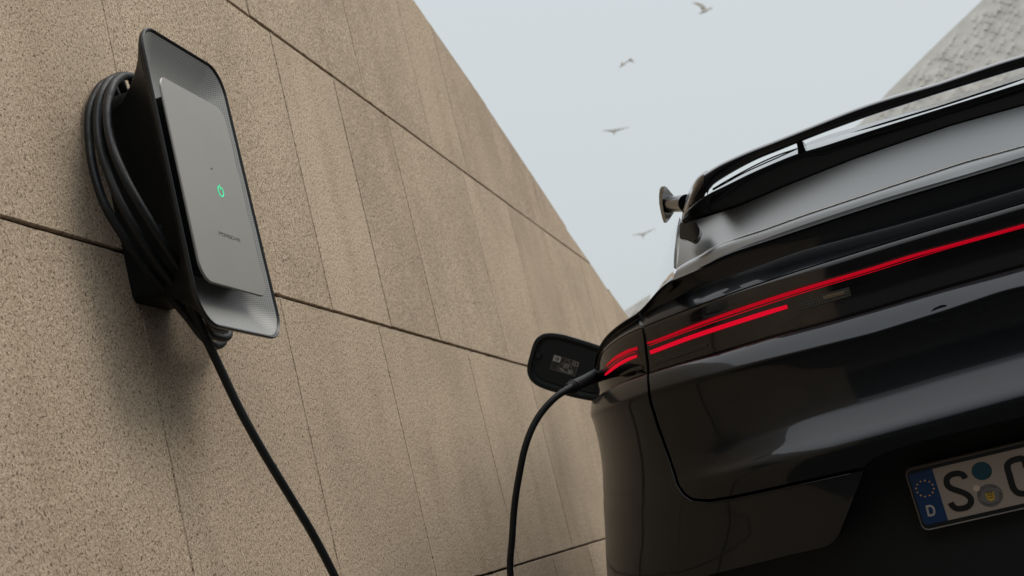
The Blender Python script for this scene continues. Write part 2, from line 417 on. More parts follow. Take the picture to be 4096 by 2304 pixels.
# embossed wide word mark, drawn as strokes in a unit cell
GL = {'P': [[(0, 0), (0, .52), (.86, .52), (1, .62), (1, .88), (.86, 1), (0, 1)]],
      'O': [[(.12, 0), (.88, 0), (1, .12), (1, .88), (.88, 1), (.12, 1), (0, .88), (0, .12), (.12, 0)]],
      'R': [[(0, 0), (0, .52), (.9, .52), (1, .4), (1, 0)], [(0, 1), (.9, 1), (1, .88), (1, .64), (.9, .52)]],
      'S': [[(1, 1), (.1, 1), (0, .88), (0, .64), (.1, .52), (.9, .52), (1, .4), (1, .12), (.9, 0), (0, 0)]],
      'C': [[(1, 1), (.12, 1), (0, .88), (0, .12), (.12, 0), (1, 0)]],
      'H': [[(0, 0), (0, 1)], [(0, .52), (1, .52)], [(1, 0), (1, 1)]],
      'E': [[(1, 1), (0, 1)], [(1, .52), (0, .52)], [(1, 0), (0, 0)]]}
M_EMB = mat('embossed_letter_edge', (.13, .125, .115), .45, metal=.6)
M_EMB2 = mat('embossed_letter_lit_edge', (.62, .60, .56), .4, metal=.6)
xw, gap = .0094, .0027; x = 2.0875-OFX
for chh in 'PORSCHE':
    bm = bmesh.new()
    for s_ in GL[chh]: flat_stroke(bm, [(x+px_*xw, 1.4885-OFZ+pz*.0056) for px_, pz in s_], .00085, -.1651, .0003)
    lt = link('letter', bm_mesh('letter', bm), M_EMB, face, smooth=False)
    x += xw+gap

# ================================================================== CHARGING CABLE
R_C = .0077
def Wp(x, y, off): p = W_at(x, y, off); return WF.wld(p)
cab_o = WF.wld((2.13, -.03, 1.35))
KF = Frame(cab_o, [wd, -wn, [0, 0, 1]])
cable = thing('charging_cable', 'thick black charging cable coiled behind the charger and hanging across to the car', 'cable', KF)
def loopmesh(name, pts, rad=R_C, closed=False, n=8):
    P = [KF.loc(p) for p in pts]
    if closed: P = P+[P[0]]
    P = cr(P, n); bm = bmesh.new(); tube(bm, P, rad, 16); return link(name, bm_mesh(name, bm), M_RUBBER, cable, angle=60)
def wl(x, z, off): return WF.wld((x, -off, z))
lA = [(448, 318, .014), (405, 343, .014), (376, 390, .014), (359, 440, .014), (354, 500, .014), (358, 570, .016), (368, 650, .022), (392, 745, .030), (424, 829, .038), (464, 899, .046), (509, 968, .054), (580, 1060, .062), (665, 1165, .062), (750, 1268, .052), (812, 1348, .040), (862, 1383, .034), (895, 1358, .034)]
lB = [(478, 305, .036), (436, 325, .034), (408, 372, .034), (393, 440, .034), (391, 520, .038), (404, 600, .048), (436, 700, .060), (477, 799, .072), (532, 900, .083), (590, 990, .090), (665, 1095, .090), (740, 1195, .080), (798, 1288, .066), (860, 1345, .056), (915, 1338, .056)]
lC = [(525, 306, .058), (492, 305, .057), (456, 332, .056), (436, 385, .057), (429, 450, .062), (437, 530, .072), (462, 620, .086), (505, 720, .099), (560, 820, .110), (618, 915, .117), (685, 1020, .119), (755, 1130, .112), (815, 1240, .094), (860, 1312, .078), (915, 1290, .074)]
for L_, hid in ((lA, [(2.31, 1.42, .03), (2.30, 1.56, .03), (2.27, 1.70, .026), (2.20, 1.785, .02), (2.12, 1.80, .016)]),
                (lB, [(2.29, 1.42, .05), (2.29, 1.56, .05), (2.25, 1.70, .046), (2.19, 1.785, .042), (2.11, 1.80, .036)]),
                (lC, [(2.27, 1.43, .07), (2.27, 1.56, .07), (2.24, 1.70, .068), (2.19, 1.775, .064), (2.11, 1.7975, .058)])):
    loopmesh('coil', [Wp(*p) for p in L_]+[wl(*p) for p in hid], closed=True)
# hanging run from the charger to the ground, over to the car, up to the plug
run = [Wp(640, 900, .09), Wp(720, 1080, .10), (Wp(770, 1220, .10)), Wp(819, 1341, .10), Wp(881, 1474, .105), Wp(956, 1632, .11), Wp(1047, 1798, .118), Wp(1147, 1964, .125), Wp(1247, 2130, .13), Wp(1338, 2304, .135)]
up_ = [(2042, 2304), (2049, 2149), (2058, 2024), (2077, 1899), (2105, 1774), (2149, 1675), (2218, 1593), (2290, 1546)]
dep = [3.02, 3.0, 2.99, 2.98, 2.98, 2.99, 3.0, 3.02]
upp = [onray(x, y, d) for (x, y), d in zip(up_, dep)]
a, b = np.array(run[-1]), np.array(upp[0])
mid_ = [a+(.05, .12, -.32), np.array([a[0]+.10, a[1]+.22, .14]), np.array([a[0]*.6+b[0]*.4, a[1]*.6+b[1]*.4, .01+R_C]),
        np.array([a[0]*.3+b[0]*.7, a[1]*.3+b[1]*.7-.05, R_C+.004]), np.array([b[0]-.03, b[1]-.02, .12]), b+(-.012, 0, -.3)]
loopmesh('hanging_run', run+mid_+upp, n=7)
# plug: handle with grip ribs, its nose in the port behind the tail
pd = [onray(2262, 1562, 3.02), onray(2285, 1550, 3.04), onray(2330, 1528, 3.10), onray(2375, 1508, 3.20), onray(2402, 1496, 3.28)]
P = cr([KF.loc(p) for p in pd], 6)
def pr(i): q = i/(len(P)-1); return .0085+.0055*smoothstep(0, .35, q)+.004*smoothstep(.5, 1, q)
bm = bmesh.new(); tube(bm, P, [pr(i) for i in range(len(P))], 20)
plug = link('plug', bm_mesh('plug', bm), mat('plug_plastic', (.007, .008, .009), .55, spec=.2), cable, angle=60)
for i in range(5):
    c0 = P[3+i]; d = (P[4+i]-P[3+i]); d = d/np.linalg.norm(d); bm = bmesh.new()
    tube(bm, [c0-d*.0018, c0+d*.0018], pr(3+i)+.0022, 20); link('grip_rib', bm_mesh('grip_rib', bm), M_RUBBER, plug, angle=60)

# ================================================================== CAR
YAW = math.radians(17.0)
cx = np.array([math.cos(YAW), -math.sin(YAW), -.012]); cx /= np.linalg.norm(cx)
cy = np.array([math.sin(YAW), math.cos(YAW), 0]); cz = np.cross(cx, cy); cz /= np.linalg.norm(cz); cy = np.cross(cz, cx)
PT = onray(3945, 1975, 2.46)
O0 = PT + cx*.137; O0 = O0 - cz*(O0[2]/cz[2])
KR = Frame(O0, [cx, cy, cz])           # car frame: x right, y forward, z up, origin on the ground under the number plate
car = thing('car', 'black suv seen from behind with a full-width red light bar, charging beside the wall', 'car', KR)
CE = KR.loc(EYE)
def plan_curve(Wd=.957, D=.55, p=3.5, q=1.8, n=70):
    P = [(0., 0.)]
    for i in range(1, n+1):
        a = math.radians(90*(i/n))
        P.append((Wd*math.sin(a)**(2/p), D*(1-math.cos(a)**(2/q)) if i < n else D))
    P = resample(np.array(P), 150).tolist()
    for i in range(1, 13): P.append((Wd+.02*math.sin(math.pi*min(i/12, 1)), D+i*.22))
    return np.array(P)
PLAN = plan_curve(); NP_ = len(PLAN)
def crease_fade(X): return 1-smoothstep(.38, .80, abs(X))
def rail(px, yo, w=1.0, fade=0):
    """3D rail: picture points laid on a vertical plan curve shifted by yo and widened by w; returns z for each plan sample"""
    pl = PLAN*np.array([w, 1]); pl = pl.copy()
    pl[:, 1] += [yo*(crease_fade(X) if fade else 1) for X in pl[:, 0]]
    pts = []
    L = pl*np.array([-1, 1])
    for (x, y) in px:
        c, d = KR.ray(x, y)
        g = [(q[0]-c[0])*d[1]-(q[1]-c[1])*d[0] for q in L]
        # nearest crossing counted from the centre line
        ic = None
        for i in range(len(g)-1):
            if g[i] == 0 or g[i]*g[i+1] < 0: ic = i+g[i]/(g[i]-g[i+1]); break
        if ic is None:
            if abs(g[0]) < .25 and g[0]*g[1] > 0 and abs(g[0]) < abs(g[1]):   # beyond the centre line: mirror
                Rm = pl; g = [(q[0]-c[0])*d[1]-(q[1]-c[1])*d[0] for q in Rm]
                for i in range(len(g)-1):
                    if g[i]*g[i+1] < 0: ic = i+g[i]/(g[i]-g[i+1]); break
                if ic is None: continue
                i = int(ic); q = Rm[i]+(Rm[min(i+1, NP_-1)]-Rm[i])*(ic-i)
                t = (q[0]-c[0])/d[0] if abs(d[0]) > abs(d[1]) else (q[1]-c[1])/d[1]
                pts.append((-ic, c[2]+d[2]*t)); continue
            ic = float(np.argmin(np.abs(g[:158]))); 
        i = int(ic); q = L[i]+(L[min(i+1, NP_-1)]-L[i])*(ic-i)
        t = (q[1]-c[1])/d[1]
        pts.append((ic, c[2]+d[2]*t))
    pts.sort()
    u = np.array([a for a, b in pts]); z = np.array([b for a, b in pts])
    keep = np.r_[True, np.diff(u) > .4]; u, z = u[keep], z[keep]
    zz = np.interp(np.arange(NP_), u, z) if u[0] >= 0 else np.interp(np.arange(NP_), np.r_[0, u[u > 0]], np.r_[np.interp(0, u, z), z[u > 0]])
    # smooth along the rail
    for _ in range(6): zz[1:-1] = (zz[:-2]+2*zz[1:-1]+zz[2:])/4; zz[0] = zz[1]
    return np.c_[-pl[:, 0], pl[:, 1], zz]
def shell(name, rails, sub=5, thick=.004):
    n = len(rails); cols = []
    for j in range(NP_): cols.append(cr([r[j] for r in rails], sub))
    rows = np.array(cols).transpose(1, 0, 2)
    full = [np.vstack([r[::-1], (r*np.array([-1, 1, 1]))[1:]]) for r in rows]
    me = grid(name, full)
    bm = bmesh.new(); bm.from_mesh(me); bmesh.ops.recalc_face_normals(bm, faces=bm.faces)
    c = [f for f in bm.faces if abs(f.calc_center_median().x) < .1]
    if sum(f.normal.y for f in c) > 0: bmesh.ops.reverse_faces(bm, faces=bm.faces)
    bm.to_mesh(me); bm.free()
    return me
def solidify(o, th=.004):
    m = o.modifiers.new('s', 'SOLIDIFY'); m.thickness = th; m.offset = -1
    bpy.context.view_layer.update(); return bake(o)
def bvh(me): return BVHTree.FromPolygons([v.co for v in me.vertices], [p.vertices[:] for p in me.polygons])
def hit(tree, x, y, proud=0):
    c, d = KR.ray(x, y); d = d/np.linalg.norm(d)
    p, n, i, t = tree.ray_cast(Vector(c), Vector(d))
    if p is None: return None
    if n.dot(Vector(d)) > 0: n = -n
    return p+n*proud

# --- rails read off the photograph, top to bottom (4096 px picture)
r_shut = [(4096, 589), (3797, 668), (3399, 800), (3204, 865), (3080, 910), (2873, 981), (2748, 1051), (2690, 1100), (2640, 1160), (2600, 1214), (2552, 1266), (2511, 1295), (2466, 1330), (2424, 1372), (2400, 1410), (2388, 1470), (2380, 1530)]
r_lip = [(4096, 640), (3565, 800), (3300, 886), (3080, 960), (2914, 1014), (2790, 1074), (2690, 1115), (2640, 1152), (2598, 1204), (2552, 1253), (2511, 1276), (2466, 1307), (2424, 1345), (2397, 1386), (2380, 1448), (2372, 1510)]
def dn(r, d): return [(x, y+d) for x, y in r]
r_L1 = [(4096, 755), (3573, 903), (3200, 1003), (3000, 1075), (2764, 1160), (2607, 1232), (2552, 1275), (2511, 1300), (2466, 1330), (2424, 1368), (2402, 1402), (2384, 1460), (2374, 1515)]
r_L2 = [(4096, 812), (3780, 900), (3573, 962), (3200, 1078), (3054, 1158-32), (2888, 1204-20), (2681, 1262), (2555, 1314), (2500, 1338), (2448, 1372), (2414, 1404), (2390, 1450), (2376, 1510)]
r_L3 = [(4096, 1068), (3780, 1157), (3490, 1244), (3300, 1297), (3054, 1361), (2868, 1419), (2723, 1458), (2598, 1496), (2500, 1530), (2431, 1562), (2385, 1592), (2372, 1600)]
r_L5 = [(4096, 1124), (3780, 1231), (3490, 1322), (3200, 1394), (3037, 1435), (2868, 1482), (2723, 1520), (2598, 1556), (2500, 1590), (2431, 1618), (2371, 1640)]
r_M1 = [(4096, 1270), (3490, 1440), (3000, 1590), (2600, 1705), (2450, 1735), (2368, 1745)]
r_L6 = [(4096, 1445), (3759, 1540), (3500, 1618), (3204, 1698), (3048, 1755), (2900, 1805), (2700, 1840), (2500, 1858), (2369, 1868)]
r_L7 = [(4096, 1562), (3567, 1706), (3300, 1782), (3100, 1835), (2900, 1890), (2700, 1935), (2500, 1960), (2370, 1965)]
r_L8 = [(4096, 1592), (3708, 1700), (3300, 1805), (3100, 1862), (2900, 1920), (2700, 1962), (2500, 1990), (2372, 1992)]
r_L9 = [(4096, 1735), (3454, 1900), (3029, 2005), (2800, 2060), (2500, 2110), (2385, 2120)]
r_10 = [(4096, 2010), (3296, 2230), (2834, 2330), (2397, 2400)]
r_11 = [(4096, 2500), (3296, 2650), (2834, 2740), (2450, 2800)]
A = lambda px, yo, w=1., f=0: rail(px, yo, w, f)
lip_r = A(r_lip, .0)
up_rails = [A(r_shut, .190, .985), A(dn(r_lip, -2), .128), A(dn(r_lip, 2), .120), A(dn(r_lip, 9), .124), A(r_L1, .134), A(dn(r_L1, 6), .133), A(r_L2, .092), A(dn(r_L2, 5), .096), A(dn(r_L2, 6), .12)]
me_up = shell('u', up_rails, 4)
me_lens = shell('lens', [A(dn(r_L2, -8), .12), A(dn(r_L2, 3), .094), A(dn(r_L2, 40), .090), A([((a[0]+b[0])/2, (a[1]+b[1])/2) for a, b in zip([(x, np.interp(x, *zip(*sorted(r_L2)))) for x, y in r_L3], r_L3)], .091), A(dn(r_L3, -30), .096), A(dn(r_L3, 4), .10), A(dn(r_L3, 12), .12)], 4)
lo_rails = [A(dn(r_L3, -3), .11), A(r_L3, .026), A(dn(r_L3, 5), .018), A(r_L5, -.008), A(dn(r_L5, 12), -.011), A(dn(r_L5, 34), -.006), A(r_M1, .006, 1, 1), A(dn(r_L6, -24), .004, 1.004, 1), A(r_L6, -.002, 1.006, 1), A(dn(r_L6, 55), -.024, 1.012, 1), A(r_L7, -.048, 1.018, 1), A(dn(r_L8, 0), -.052, 1.021, 1), A(dn(r_L8, 30), -.048, 1.026, 1), A(r_L9, -.030, 1.038, 1), A(r_10, -.012, 1.066), A(r_11, .03, 1.09)]
me_lo = shell('l', lo_rails, 4)
T_up, T_lens, T_lo = bvh(me_up), bvh(me_lens), bvh(me_lo)

def on(tree, px, proud=0):
    out = [hit(tree, x, y, proud) for x, y in px]
    return [p for p in out if p is not None]
# --- tailgate outline: shut line from the window corner down and round to the plate recess
shut = [(2555, 1240), (2556, 1290), (2568, 1340), (2580, 1400), (2590, 1500), (2596, 1560), (2603, 1608), (2635, 1712), (2679, 1833), (2713, 1940), (2737, 1976), (2770, 1998), (2834, 2004), (2930, 1989), (3029, 1968), (3240, 1922), (3454, 1875)]
def xz(tree, px):
    return [(p.x, p.z) for p in on(tree, px)]
up_xz = xz(T_up, [(2562, 1262), (2560, 1285), (2568, 1305)])
lo_xz = xz(T_lo, [q for q in shut if q[1] > 1505])
side = [(up_xz[0][0]-.001, 1.8)]+up_xz+lo_xz
zc = lo_xz[-1][1]
gate = side+[(0, zc-.008)]
outline = gate[:-1]+[(-x, z) for x, z in gate[:-1]][::-1]
def sdist(poly, x, z):
    """signed distance to a closed outline, negative inside"""
    P = np.array(poly); Q = np.roll(P, -1, 0); d = Q-P; L = (d**2).sum(1)+1e-12
    t = np.clip(((x-P[:, 0])*d[:, 0]+(z-P[:, 1])*d[:, 1])/L, 0, 1)
    e = np.hypot(P[:, 0]+d[:, 0]*t-x, P[:, 1]+d[:, 1]*t-z).min()
    c = ((P[:, 1] > z) != (Q[:, 1] > z)) & (x < P[:, 0]+(z-P[:, 1])*d[:, 0]/np.where(d[:, 1] == 0, 1e-12, d[:, 1]))
    return -e if c.sum() % 2 else e
def clip_field(V, F, D):
    """keep the part of the mesh where D > 0, cutting faces along D = 0"""
    nv, nf, vi, ei = [], [], {}, {}
    def vert(i):
        if i not in vi: vi[i] = len(nv); nv.append(V[i])
        return vi[i]
    def edge(i, j):
        k = (min(i, j), max(i, j))
        if k not in ei:
            t = D[k[0]]/(D[k[0]]-D[k[1]]); ei[k] = len(nv); nv.append(V[k[0]]+(V[k[1]]-V[k[0]])*t)
        return ei[k]
    for f in F:
        if all(D[i] > 0 for i in f): nf.append([vert(i) for i in f]); continue
        if all(D[i] <= 0 for i in f): continue
        o = []
        for i, j in zip(f, f[1:]+f[:1]):
            if D[i] > 0: o.append(vert(i))
            if (D[i] > 0) != (D[j] > 0): o.append(edge(i, j))
        if len(o) > 2: nf.append(o)
    return nv, nf, set(ei.values())
def piece(name, me, fields, material, label=None):
    """panel cut out of the shell by signed outlines, with its edge turned inwards"""
    V = [np.array(v.co) for v in me.vertices]; F = [list(p.vertices) for p in me.polygons]; cutv = set()
    for poly, sgn, off in fields:
        D = [((sdist(poly, v[0], v[2])*sgn-off) if v[1] < .5 else (1. if sgn > 0 else -1.)) for v in V]
        n0 = len(V); pos = {}
        nv, nf, cv = clip_field(V, F, D)
        keep = {tuple(np.round(V[i], 7)) for i in cutv}
        cutv = cv | {i for i, v in enumerate(nv) if tuple(np.round(v, 7)) in keep}
        V, F = nv, nf
    bm = bmesh.new(); bv = [bm.verts.new(tuple(map(float, v))) for v in V]
    for f in F:
        try: bm.faces.new([bv[i] for i in f])
        except ValueError: pass
    rim = [e for e in bm.edges if len(e.link_faces) == 1 and e.verts[0] in (s_ := CUT.setdefault(name, {bv[i] for i in cutv})) and e.verts[1] in s_]
    g_ = bmesh.ops.extrude_edge_only(bm, edges=rim)
    vs = [v for v in g_['geom'] if isinstance(v, bmesh.types.BMVert)]
    for v in vs: v.co.y += .0012
    g2 = bmesh.ops.extrude_edge_only(bm, edges=[e for e in g_['geom'] if isinstance(e, bmesh.types.BMEdge)])
    for v in [v for v in g2['geom'] if isinstance(v, bmesh.types.BMVert)]: v.co.y += .10
    CUT.clear()
    me2 = bpy.data.meshes.new(name); bm.to_mesh(me2); bm.free()
    o = link(name, me2, material, car, angle=28)
    if label: o['label'] = label
    return o
CUT = {}
# plate recess, below the tailgate
rec_px = [(3454, 1871), (3487, 1837), (3550, 1808), (3675, 1767), (3958, 1698), (4096, 1665)]
rec_l = xz(T_lo, [(3337, 2171), (3354, 2142), (3452, 1893)]+rec_px)
zt = rec_l[-1][1]
low_l = xz(T_lo, [(2834, 2300), (3150, 2222), (3300, 2187)])
half_ = low_l+[q for q in rec_l if q[0] < -.02]
recess = [(-1.2, low_l[0][1]-.10)]+half_; recess = recess+[(-x, z) for x, z in recess[::-1]]
recess = [(-1.2, .2)]+recess+[(1.2, .2)]
G = .0032
tg1 = piece('tailgate_lip', me_up, [(outline, -1, G)], M_PAINT)
q1 = piece('fender_shoulder', me_up, [(outline, 1, G)], M_PAINT)
tg2 = piece('tailgate', me_lo, [(outline, -1, G), (recess, 1, 0)], M_PAINT)
bmp = piece('rear_bumper', me_lo, [(outline, 1, G), (recess, 1, 0)], M_PAINT)
for s_ in (1, -1):                       # rolled edge of the bumper along the gap
    P = []
    for (x, z), (x2, z2) in zip(lo_xz[:-1], lo_xz[1:]):
        for q in np.linspace(0, 1, 5)[:-1]:
            a, c_ = x+(x2-x)*q, z+(z2-z)*q; d = np.array([x2-x, z2-z]); d = d/np.linalg.norm(d); n_ = np.array([d[1], -d[0]])
            for sg in (1, -1):
                e_ = np.array([a, c_])+n_*sg*(G+.001)
                if sdist(outline, e_[0], e_[1]) > 0: break
            h_ = T_lo.ray_cast(Vector((e_[0], -2, e_[1])), Vector((0, 1, 0)))[0]
            if h_ is not None and sdist(recess, e_[0], e_[1]) > .002: P.append(np.array(h_)*np.array([s_, 1, 1])+np.array([0, .0006, 0]))
    bm = bmesh.new(); tube(bm, cr(P, 3), .0017, 8); link('panel_edge', bm_mesh('panel_edge', bm), M_PAINT, bmp, angle=80)
lens = link('light_bar', me_lens, M_LENS, car, angle=40)
bpy.context.view_layer.update(); solidify(lens, .004)
# recess liner
def offs(me_rails, d): return [r*np.array([.965, 1, 1])+np.array([0, d, 0]) for r in me_rails]
me_in = shell('i', offs(lo_rails[1:], .125), 2); liner = link('lower_trim', me_in, M_MATTE, car, angle=40)
# --- light strips on the lens
def strip(name, ctr, half, material, proud=.0012, th=.002, parent=lens):
    """strip following the centre line in the picture, half-height given along the line (px)"""
    C_ = cr([(x, y, h) for (x, y), h in zip(ctr, half)], 8)
    up, dnn = [], []
    for i, (x, y, h) in enumerate(C_):
        a, b = C_[max(i-1, 0)], C_[min(i+1, len(C_)-1)]; d = np.array([b[0]-a[0], b[1]-a[1]]); d = d/np.linalg.norm(d); nx, ny = -d[1], d[0]
        p, q = hit(T_lens, x-nx*h, y-ny*h, proud), hit(T_lens, x+nx*h, y+ny*h, proud)
        if p is None or q is None: continue
        up.append(p); dnn.append(q)
    mid = [(a+b)/2+Vector((0, -.0006, 0)) for a, b in zip(up, dnn)]
    back = [[p+Vector((0, th, 0)) for p in r] for r in (up, dnn)]
    return link(name, grid(name, [back[0], up, mid, dnn, back[1]]), material, parent, angle=60)
M_GLOW = mat('dim_red_painted_glow', (.02, 0, 0), .25, emit=(.018, .0, .001), es=1)  # weak emission that paints the soft glow falloff around the lit strips
bar_c = [(2590, 1373), (2640, 1357), (2764, 1309), (2971, 1235), (3200, 1161), (3366, 1112), (3490, 1075), (3655, 1023), (3821, 978), (3960, 940), (4096, 902), (4300, 846), (4500, 793)]
strip('light_strip', bar_c, [3.5, 4.5, 5.5, 6.5, 7, 6.6, 6.3, 6, 5.8, 5.8, 5.8, 5.8, 5.8], M_RED)
strip('glow_band', [(x, y-1.5) for x, y in bar_c], [h*1.9 for h in (3.5, 4.5, 5.5, 6.5, 7, 6.6, 6.3, 6, 5.8, 5.8, 5.8, 5.8, 5.8)], M_GLOW, .0004, .001)  # wider dim band, painted glow behind the strip
strip('glow_band', [(2600, 1410), (2764, 1349), (2971, 1281), (3060, 1253), (3152, 1225)], [13, 14, 14, 13, 9], M_GLOW, .0004, .001)
strip('glow_band', [(2416, 1488), (2440, 1464), (2466, 1446), (2511, 1422), (2556, 1408)], [10, 18, 22, 24, 22], M_GLOW, .0004, .001)
strip('light_line', [(2436, 1472), (2466, 1447), (2511, 1419), (2545, 1408)], [.8, 1.3, 1.3, 1], M_RED)
strip('light_line', [(2598, 1382), (2764, 1321), (2971, 1250), (3200, 1175), (3490, 1088), (3780, 998), (4096, 910), (4400, 828)], [1.5, 1.6, 1.6, 1.5, 1.2, 1.1, 1, 1], M_RED)
strip('tail_light', [(2602, 1410), (2764, 1349), (2971, 1281), (3060, 1253), (3150, 1226)], [7.5, 8.5, 9, 9, 7.5], M_RED_HOT)
strip('tail_light', [(2421, 1500), (2440, 1484), (2466, 1464), (2511, 1438), (2550, 1423)], [2.5, 5, 6, 6.5, 5], M_RED_HOT)
strip('light_strip', [(2426, 1464), (2445, 1446), (2466, 1430), (2517, 1403), (2552, 1392)], [1.5, 4, 6, 6.5, 5.5], M_RED)
M_REFL = mat('dark_textured_reflector', (.012, .012, .011), .35, spec=.5); k = N(M_REFL)
t = k.n('ShaderNodeTexCoord').outputs['Object']
w1 = k.n('ShaderNodeTexWave', {'Vector': t, 'Scale': 60}, bands_direction='X').outputs[0]; w2 = k.n('ShaderNodeTexWave', {'Vector': t, 'Scale': 60}, bands_direction='Z').outputs[0]
k.l(k.mul((.02, .02, .018), k.ramp(k.math('MULTIPLY', w1, w2), [(.1, (.5, .5, .5)), (.6, (3, 2.9, 2.6))]), 1.), k.b.inputs['Base Color'])
k.l(k.bump(k.math('MULTIPLY', w1, w2), .6, .001), k.b.inputs['Normal'])
strip('reflector', [(2617, 1452), (2730, 1415), (2830, 1380)], [8, 8, 7], M_REFL)
strip('reflector', [(2480, 1500), (2530, 1478), (2572, 1468)], [3, 7, 8], M_REFL)
strip('reflector', [(3195, 1228), (3300, 1196), (3400, 1166)], [20, 20, 18], M_REFL)
M_AMB = mat('unlit_amber_lamp', (.10, .075, .045), .35, spec=.5)
strip('turn_signal', [(3293, 1192), (3330, 1182), (3378, 1170)], [7, 8, 7], M_AMB, .002)
M_SEAM = mat('rubber_seam', (.004, .004, .004), .8, spec=.1)
# seam across the lamp where the tailgate opens
sm = [hit(T_lens, x, y, .0014) for x, y in [(2571, 1312), (2578, 1345), (2584, 1400), (2590, 1450), (2594, 1496), (2597, 1512)]]; sm = [p for p in sm if p]
bm = bmesh.new(); tube(bm, cr(sm, 4), .0022, 8); link('lamp_seam', bm_mesh('lamp_seam', bm), M_SEAM, lens)

# --- glasshouse, spoiler and roof: rails with a shallow bow across the car
def brail(px, yo, bow=.045, n=40, ext=True):
    out = []
    for x, y in px:
        c, d = KR.ray(x, y); Y = yo
        for _ in range(12):
            t = (Y-c[1])/d[1]; X = c[0]+d[0]*t; Y = yo+bow*(X/.7)**2
        out.append(c+d*t)
    out = np.array(sorted(out, key=lambda p: p[0]))
    return out
def to_centre(P, n=40):
    """cut at the centre line and resample from the outer end to x=0"""
    P = P[P[:, 0] < -.005]
    q = P[-1].copy(); sl = (P[-1]-P[-2])/(P[-1][0]-P[-2][0]); q = P[-1]+sl*(0-P[-1][0])*.8; q[0] = 0
    return resample(cr(np.vstack([P, q]), 6), n)
def mirror(R): return np.vstack([R, (R*np.array([-1, 1, 1]))[::-1][1:]])
def patch(name, rails, material, parent=None, sub=5, n=40, angle=40, mir=True):
    R = [to_centre(r, n) for r in rails]
    cols = [cr([r[j] for r in R], sub) for j in range(n)]
    rows = np.array(cols).transpose(1, 0, 2)
    rows = [mirror(r) for r in rows] if mir else list(rows)
    me = grid(name, rows); bm = bmesh.new(); bm.from_mesh(me); me2 = bm_mesh(name, bm)
    return link(name, me2, material, parent or car, angle=angle)
g_top = [(4096, 430), (3963, 469), (3797, 511), (3590, 577), (3424, 635), (3300, 683), (3121, 755), (3038, 791), (2955, 826), (2873, 853), (2782, 880), (2757, 884), (2727, 888)]
g_bot = [(4096, 586), (3797, 665), (3399, 797), (3204, 862), (3080, 907), (2873, 978), (2790, 1026), (2748, 1048), (2707, 1074)]
gm1 = [((a[0]+b[0])/2, 0) for a, b in zip(g_top, g_bot)]
win = patch('rear_window', [brail(g_top, .170, .06), brail(g_bot, .150)], M_GLASS, sub=8)
# hatch lip between the glass and the tail
patch('hatch_lip', [brail(dn(g_bot, 2), .156), brail(dn(g_bot, 5), .1475), brail([(4096, 646), (3565, 806), (3300, 892), (3080, 966), (2914, 1020), (2790, 1080), (2690, 1122)], .141)], M_GLASS, sub=6)
# spoiler base: trailing edge and underside
s_edge = [(4096, 339), (3838, 415), (3631, 477), (3466, 529), (3300, 583), (3187, 617), (3080, 660), (2997, 697), (2914, 738), (2873, 758), (2840, 774), (2800, 800), (2745, 850), (2728, 884)]
base = patch('spoiler', [brail(dn(g_top, 4), .19, .06), brail(g_top, .176, .06), brail([(a[0], a[1]*.45+np.interp(a[0], *zip(*sorted(s_edge)))*.55) for a in g_top], .165), brail(dn(s_edge, 3), .148), brail(s_edge, .144), brail(dn(s_edge, -1.5), .148),
      brail([(4096, 318), (3500, 504), (3187, 596), (3000, 676), (2880, 742), (2840, 766), (2800, 796), (2747, 846), (2730, 880)], .27)], M_GLOSS, sub=5)
roof_top = [(4096, 302), (3838, 372), (3500, 487), (3300, 545), (3187, 590), (3038, 655), (2955, 700), (2900, 735), (2870, 760)]
patch('roof', [brail([(4096, 318), (3500, 504), (3187, 600), (3000, 682), (2900, 738), (2870, 763)], .285), brail(roof_top, .86, .12), brail(dn(roof_top, 10), 1.9, .12), brail(dn(roof_top, 60), 2.9, .1)], M_PAINT, sub=6)
sp = []
bl_top = [(4096, 231), (3921, 283), (3714, 341), (3532, 395), (3412, 436), (3300, 480), (3200, 520), (3100, 560), (2997, 600), (2914, 637), (2870, 659), (2840, 678), (2815, 694)]
bl_bot = [(4096, 281), (3797, 366), (3631, 415), (3466, 469), (3300, 529), (3200, 568), (3121, 600), (3038, 633), (2955, 675), (2873, 724), (2850, 742), (2835, 762), (2828, 780)]
R_ = [brail(dn(bl_top, 2), .27), brail(bl_top, .11), brail(dn(bl_top, 4), .075), brail(dn(bl_top, 12), .070), brail([(x, y*.5+.5*np.interp(x, *zip(*sorted(bl_bot)))) for x, y in bl_top], .078), brail(dn(bl_bot, -6), .095), brail(bl_bot, .11), brail(dn(bl_bot, -5), .18), brail(dn(bl_top, 2), .27)]
patch('wing_blade', R_, M_GLOSS, base, sub=4)
bm = bmesh.new(); gl_ = mirror(to_centre(brail([(4096, 319), (3921, 373), (3714, 439), (3507, 501), (3300, 567), (3138, 611), (3038, 653), (2914, 719), (2850, 757)], .27), 30))
tube(bm, gl_, .0016, 8); link('spoiler_gap', bm_mesh('spoiler_gap', bm), M_SEAM, base)
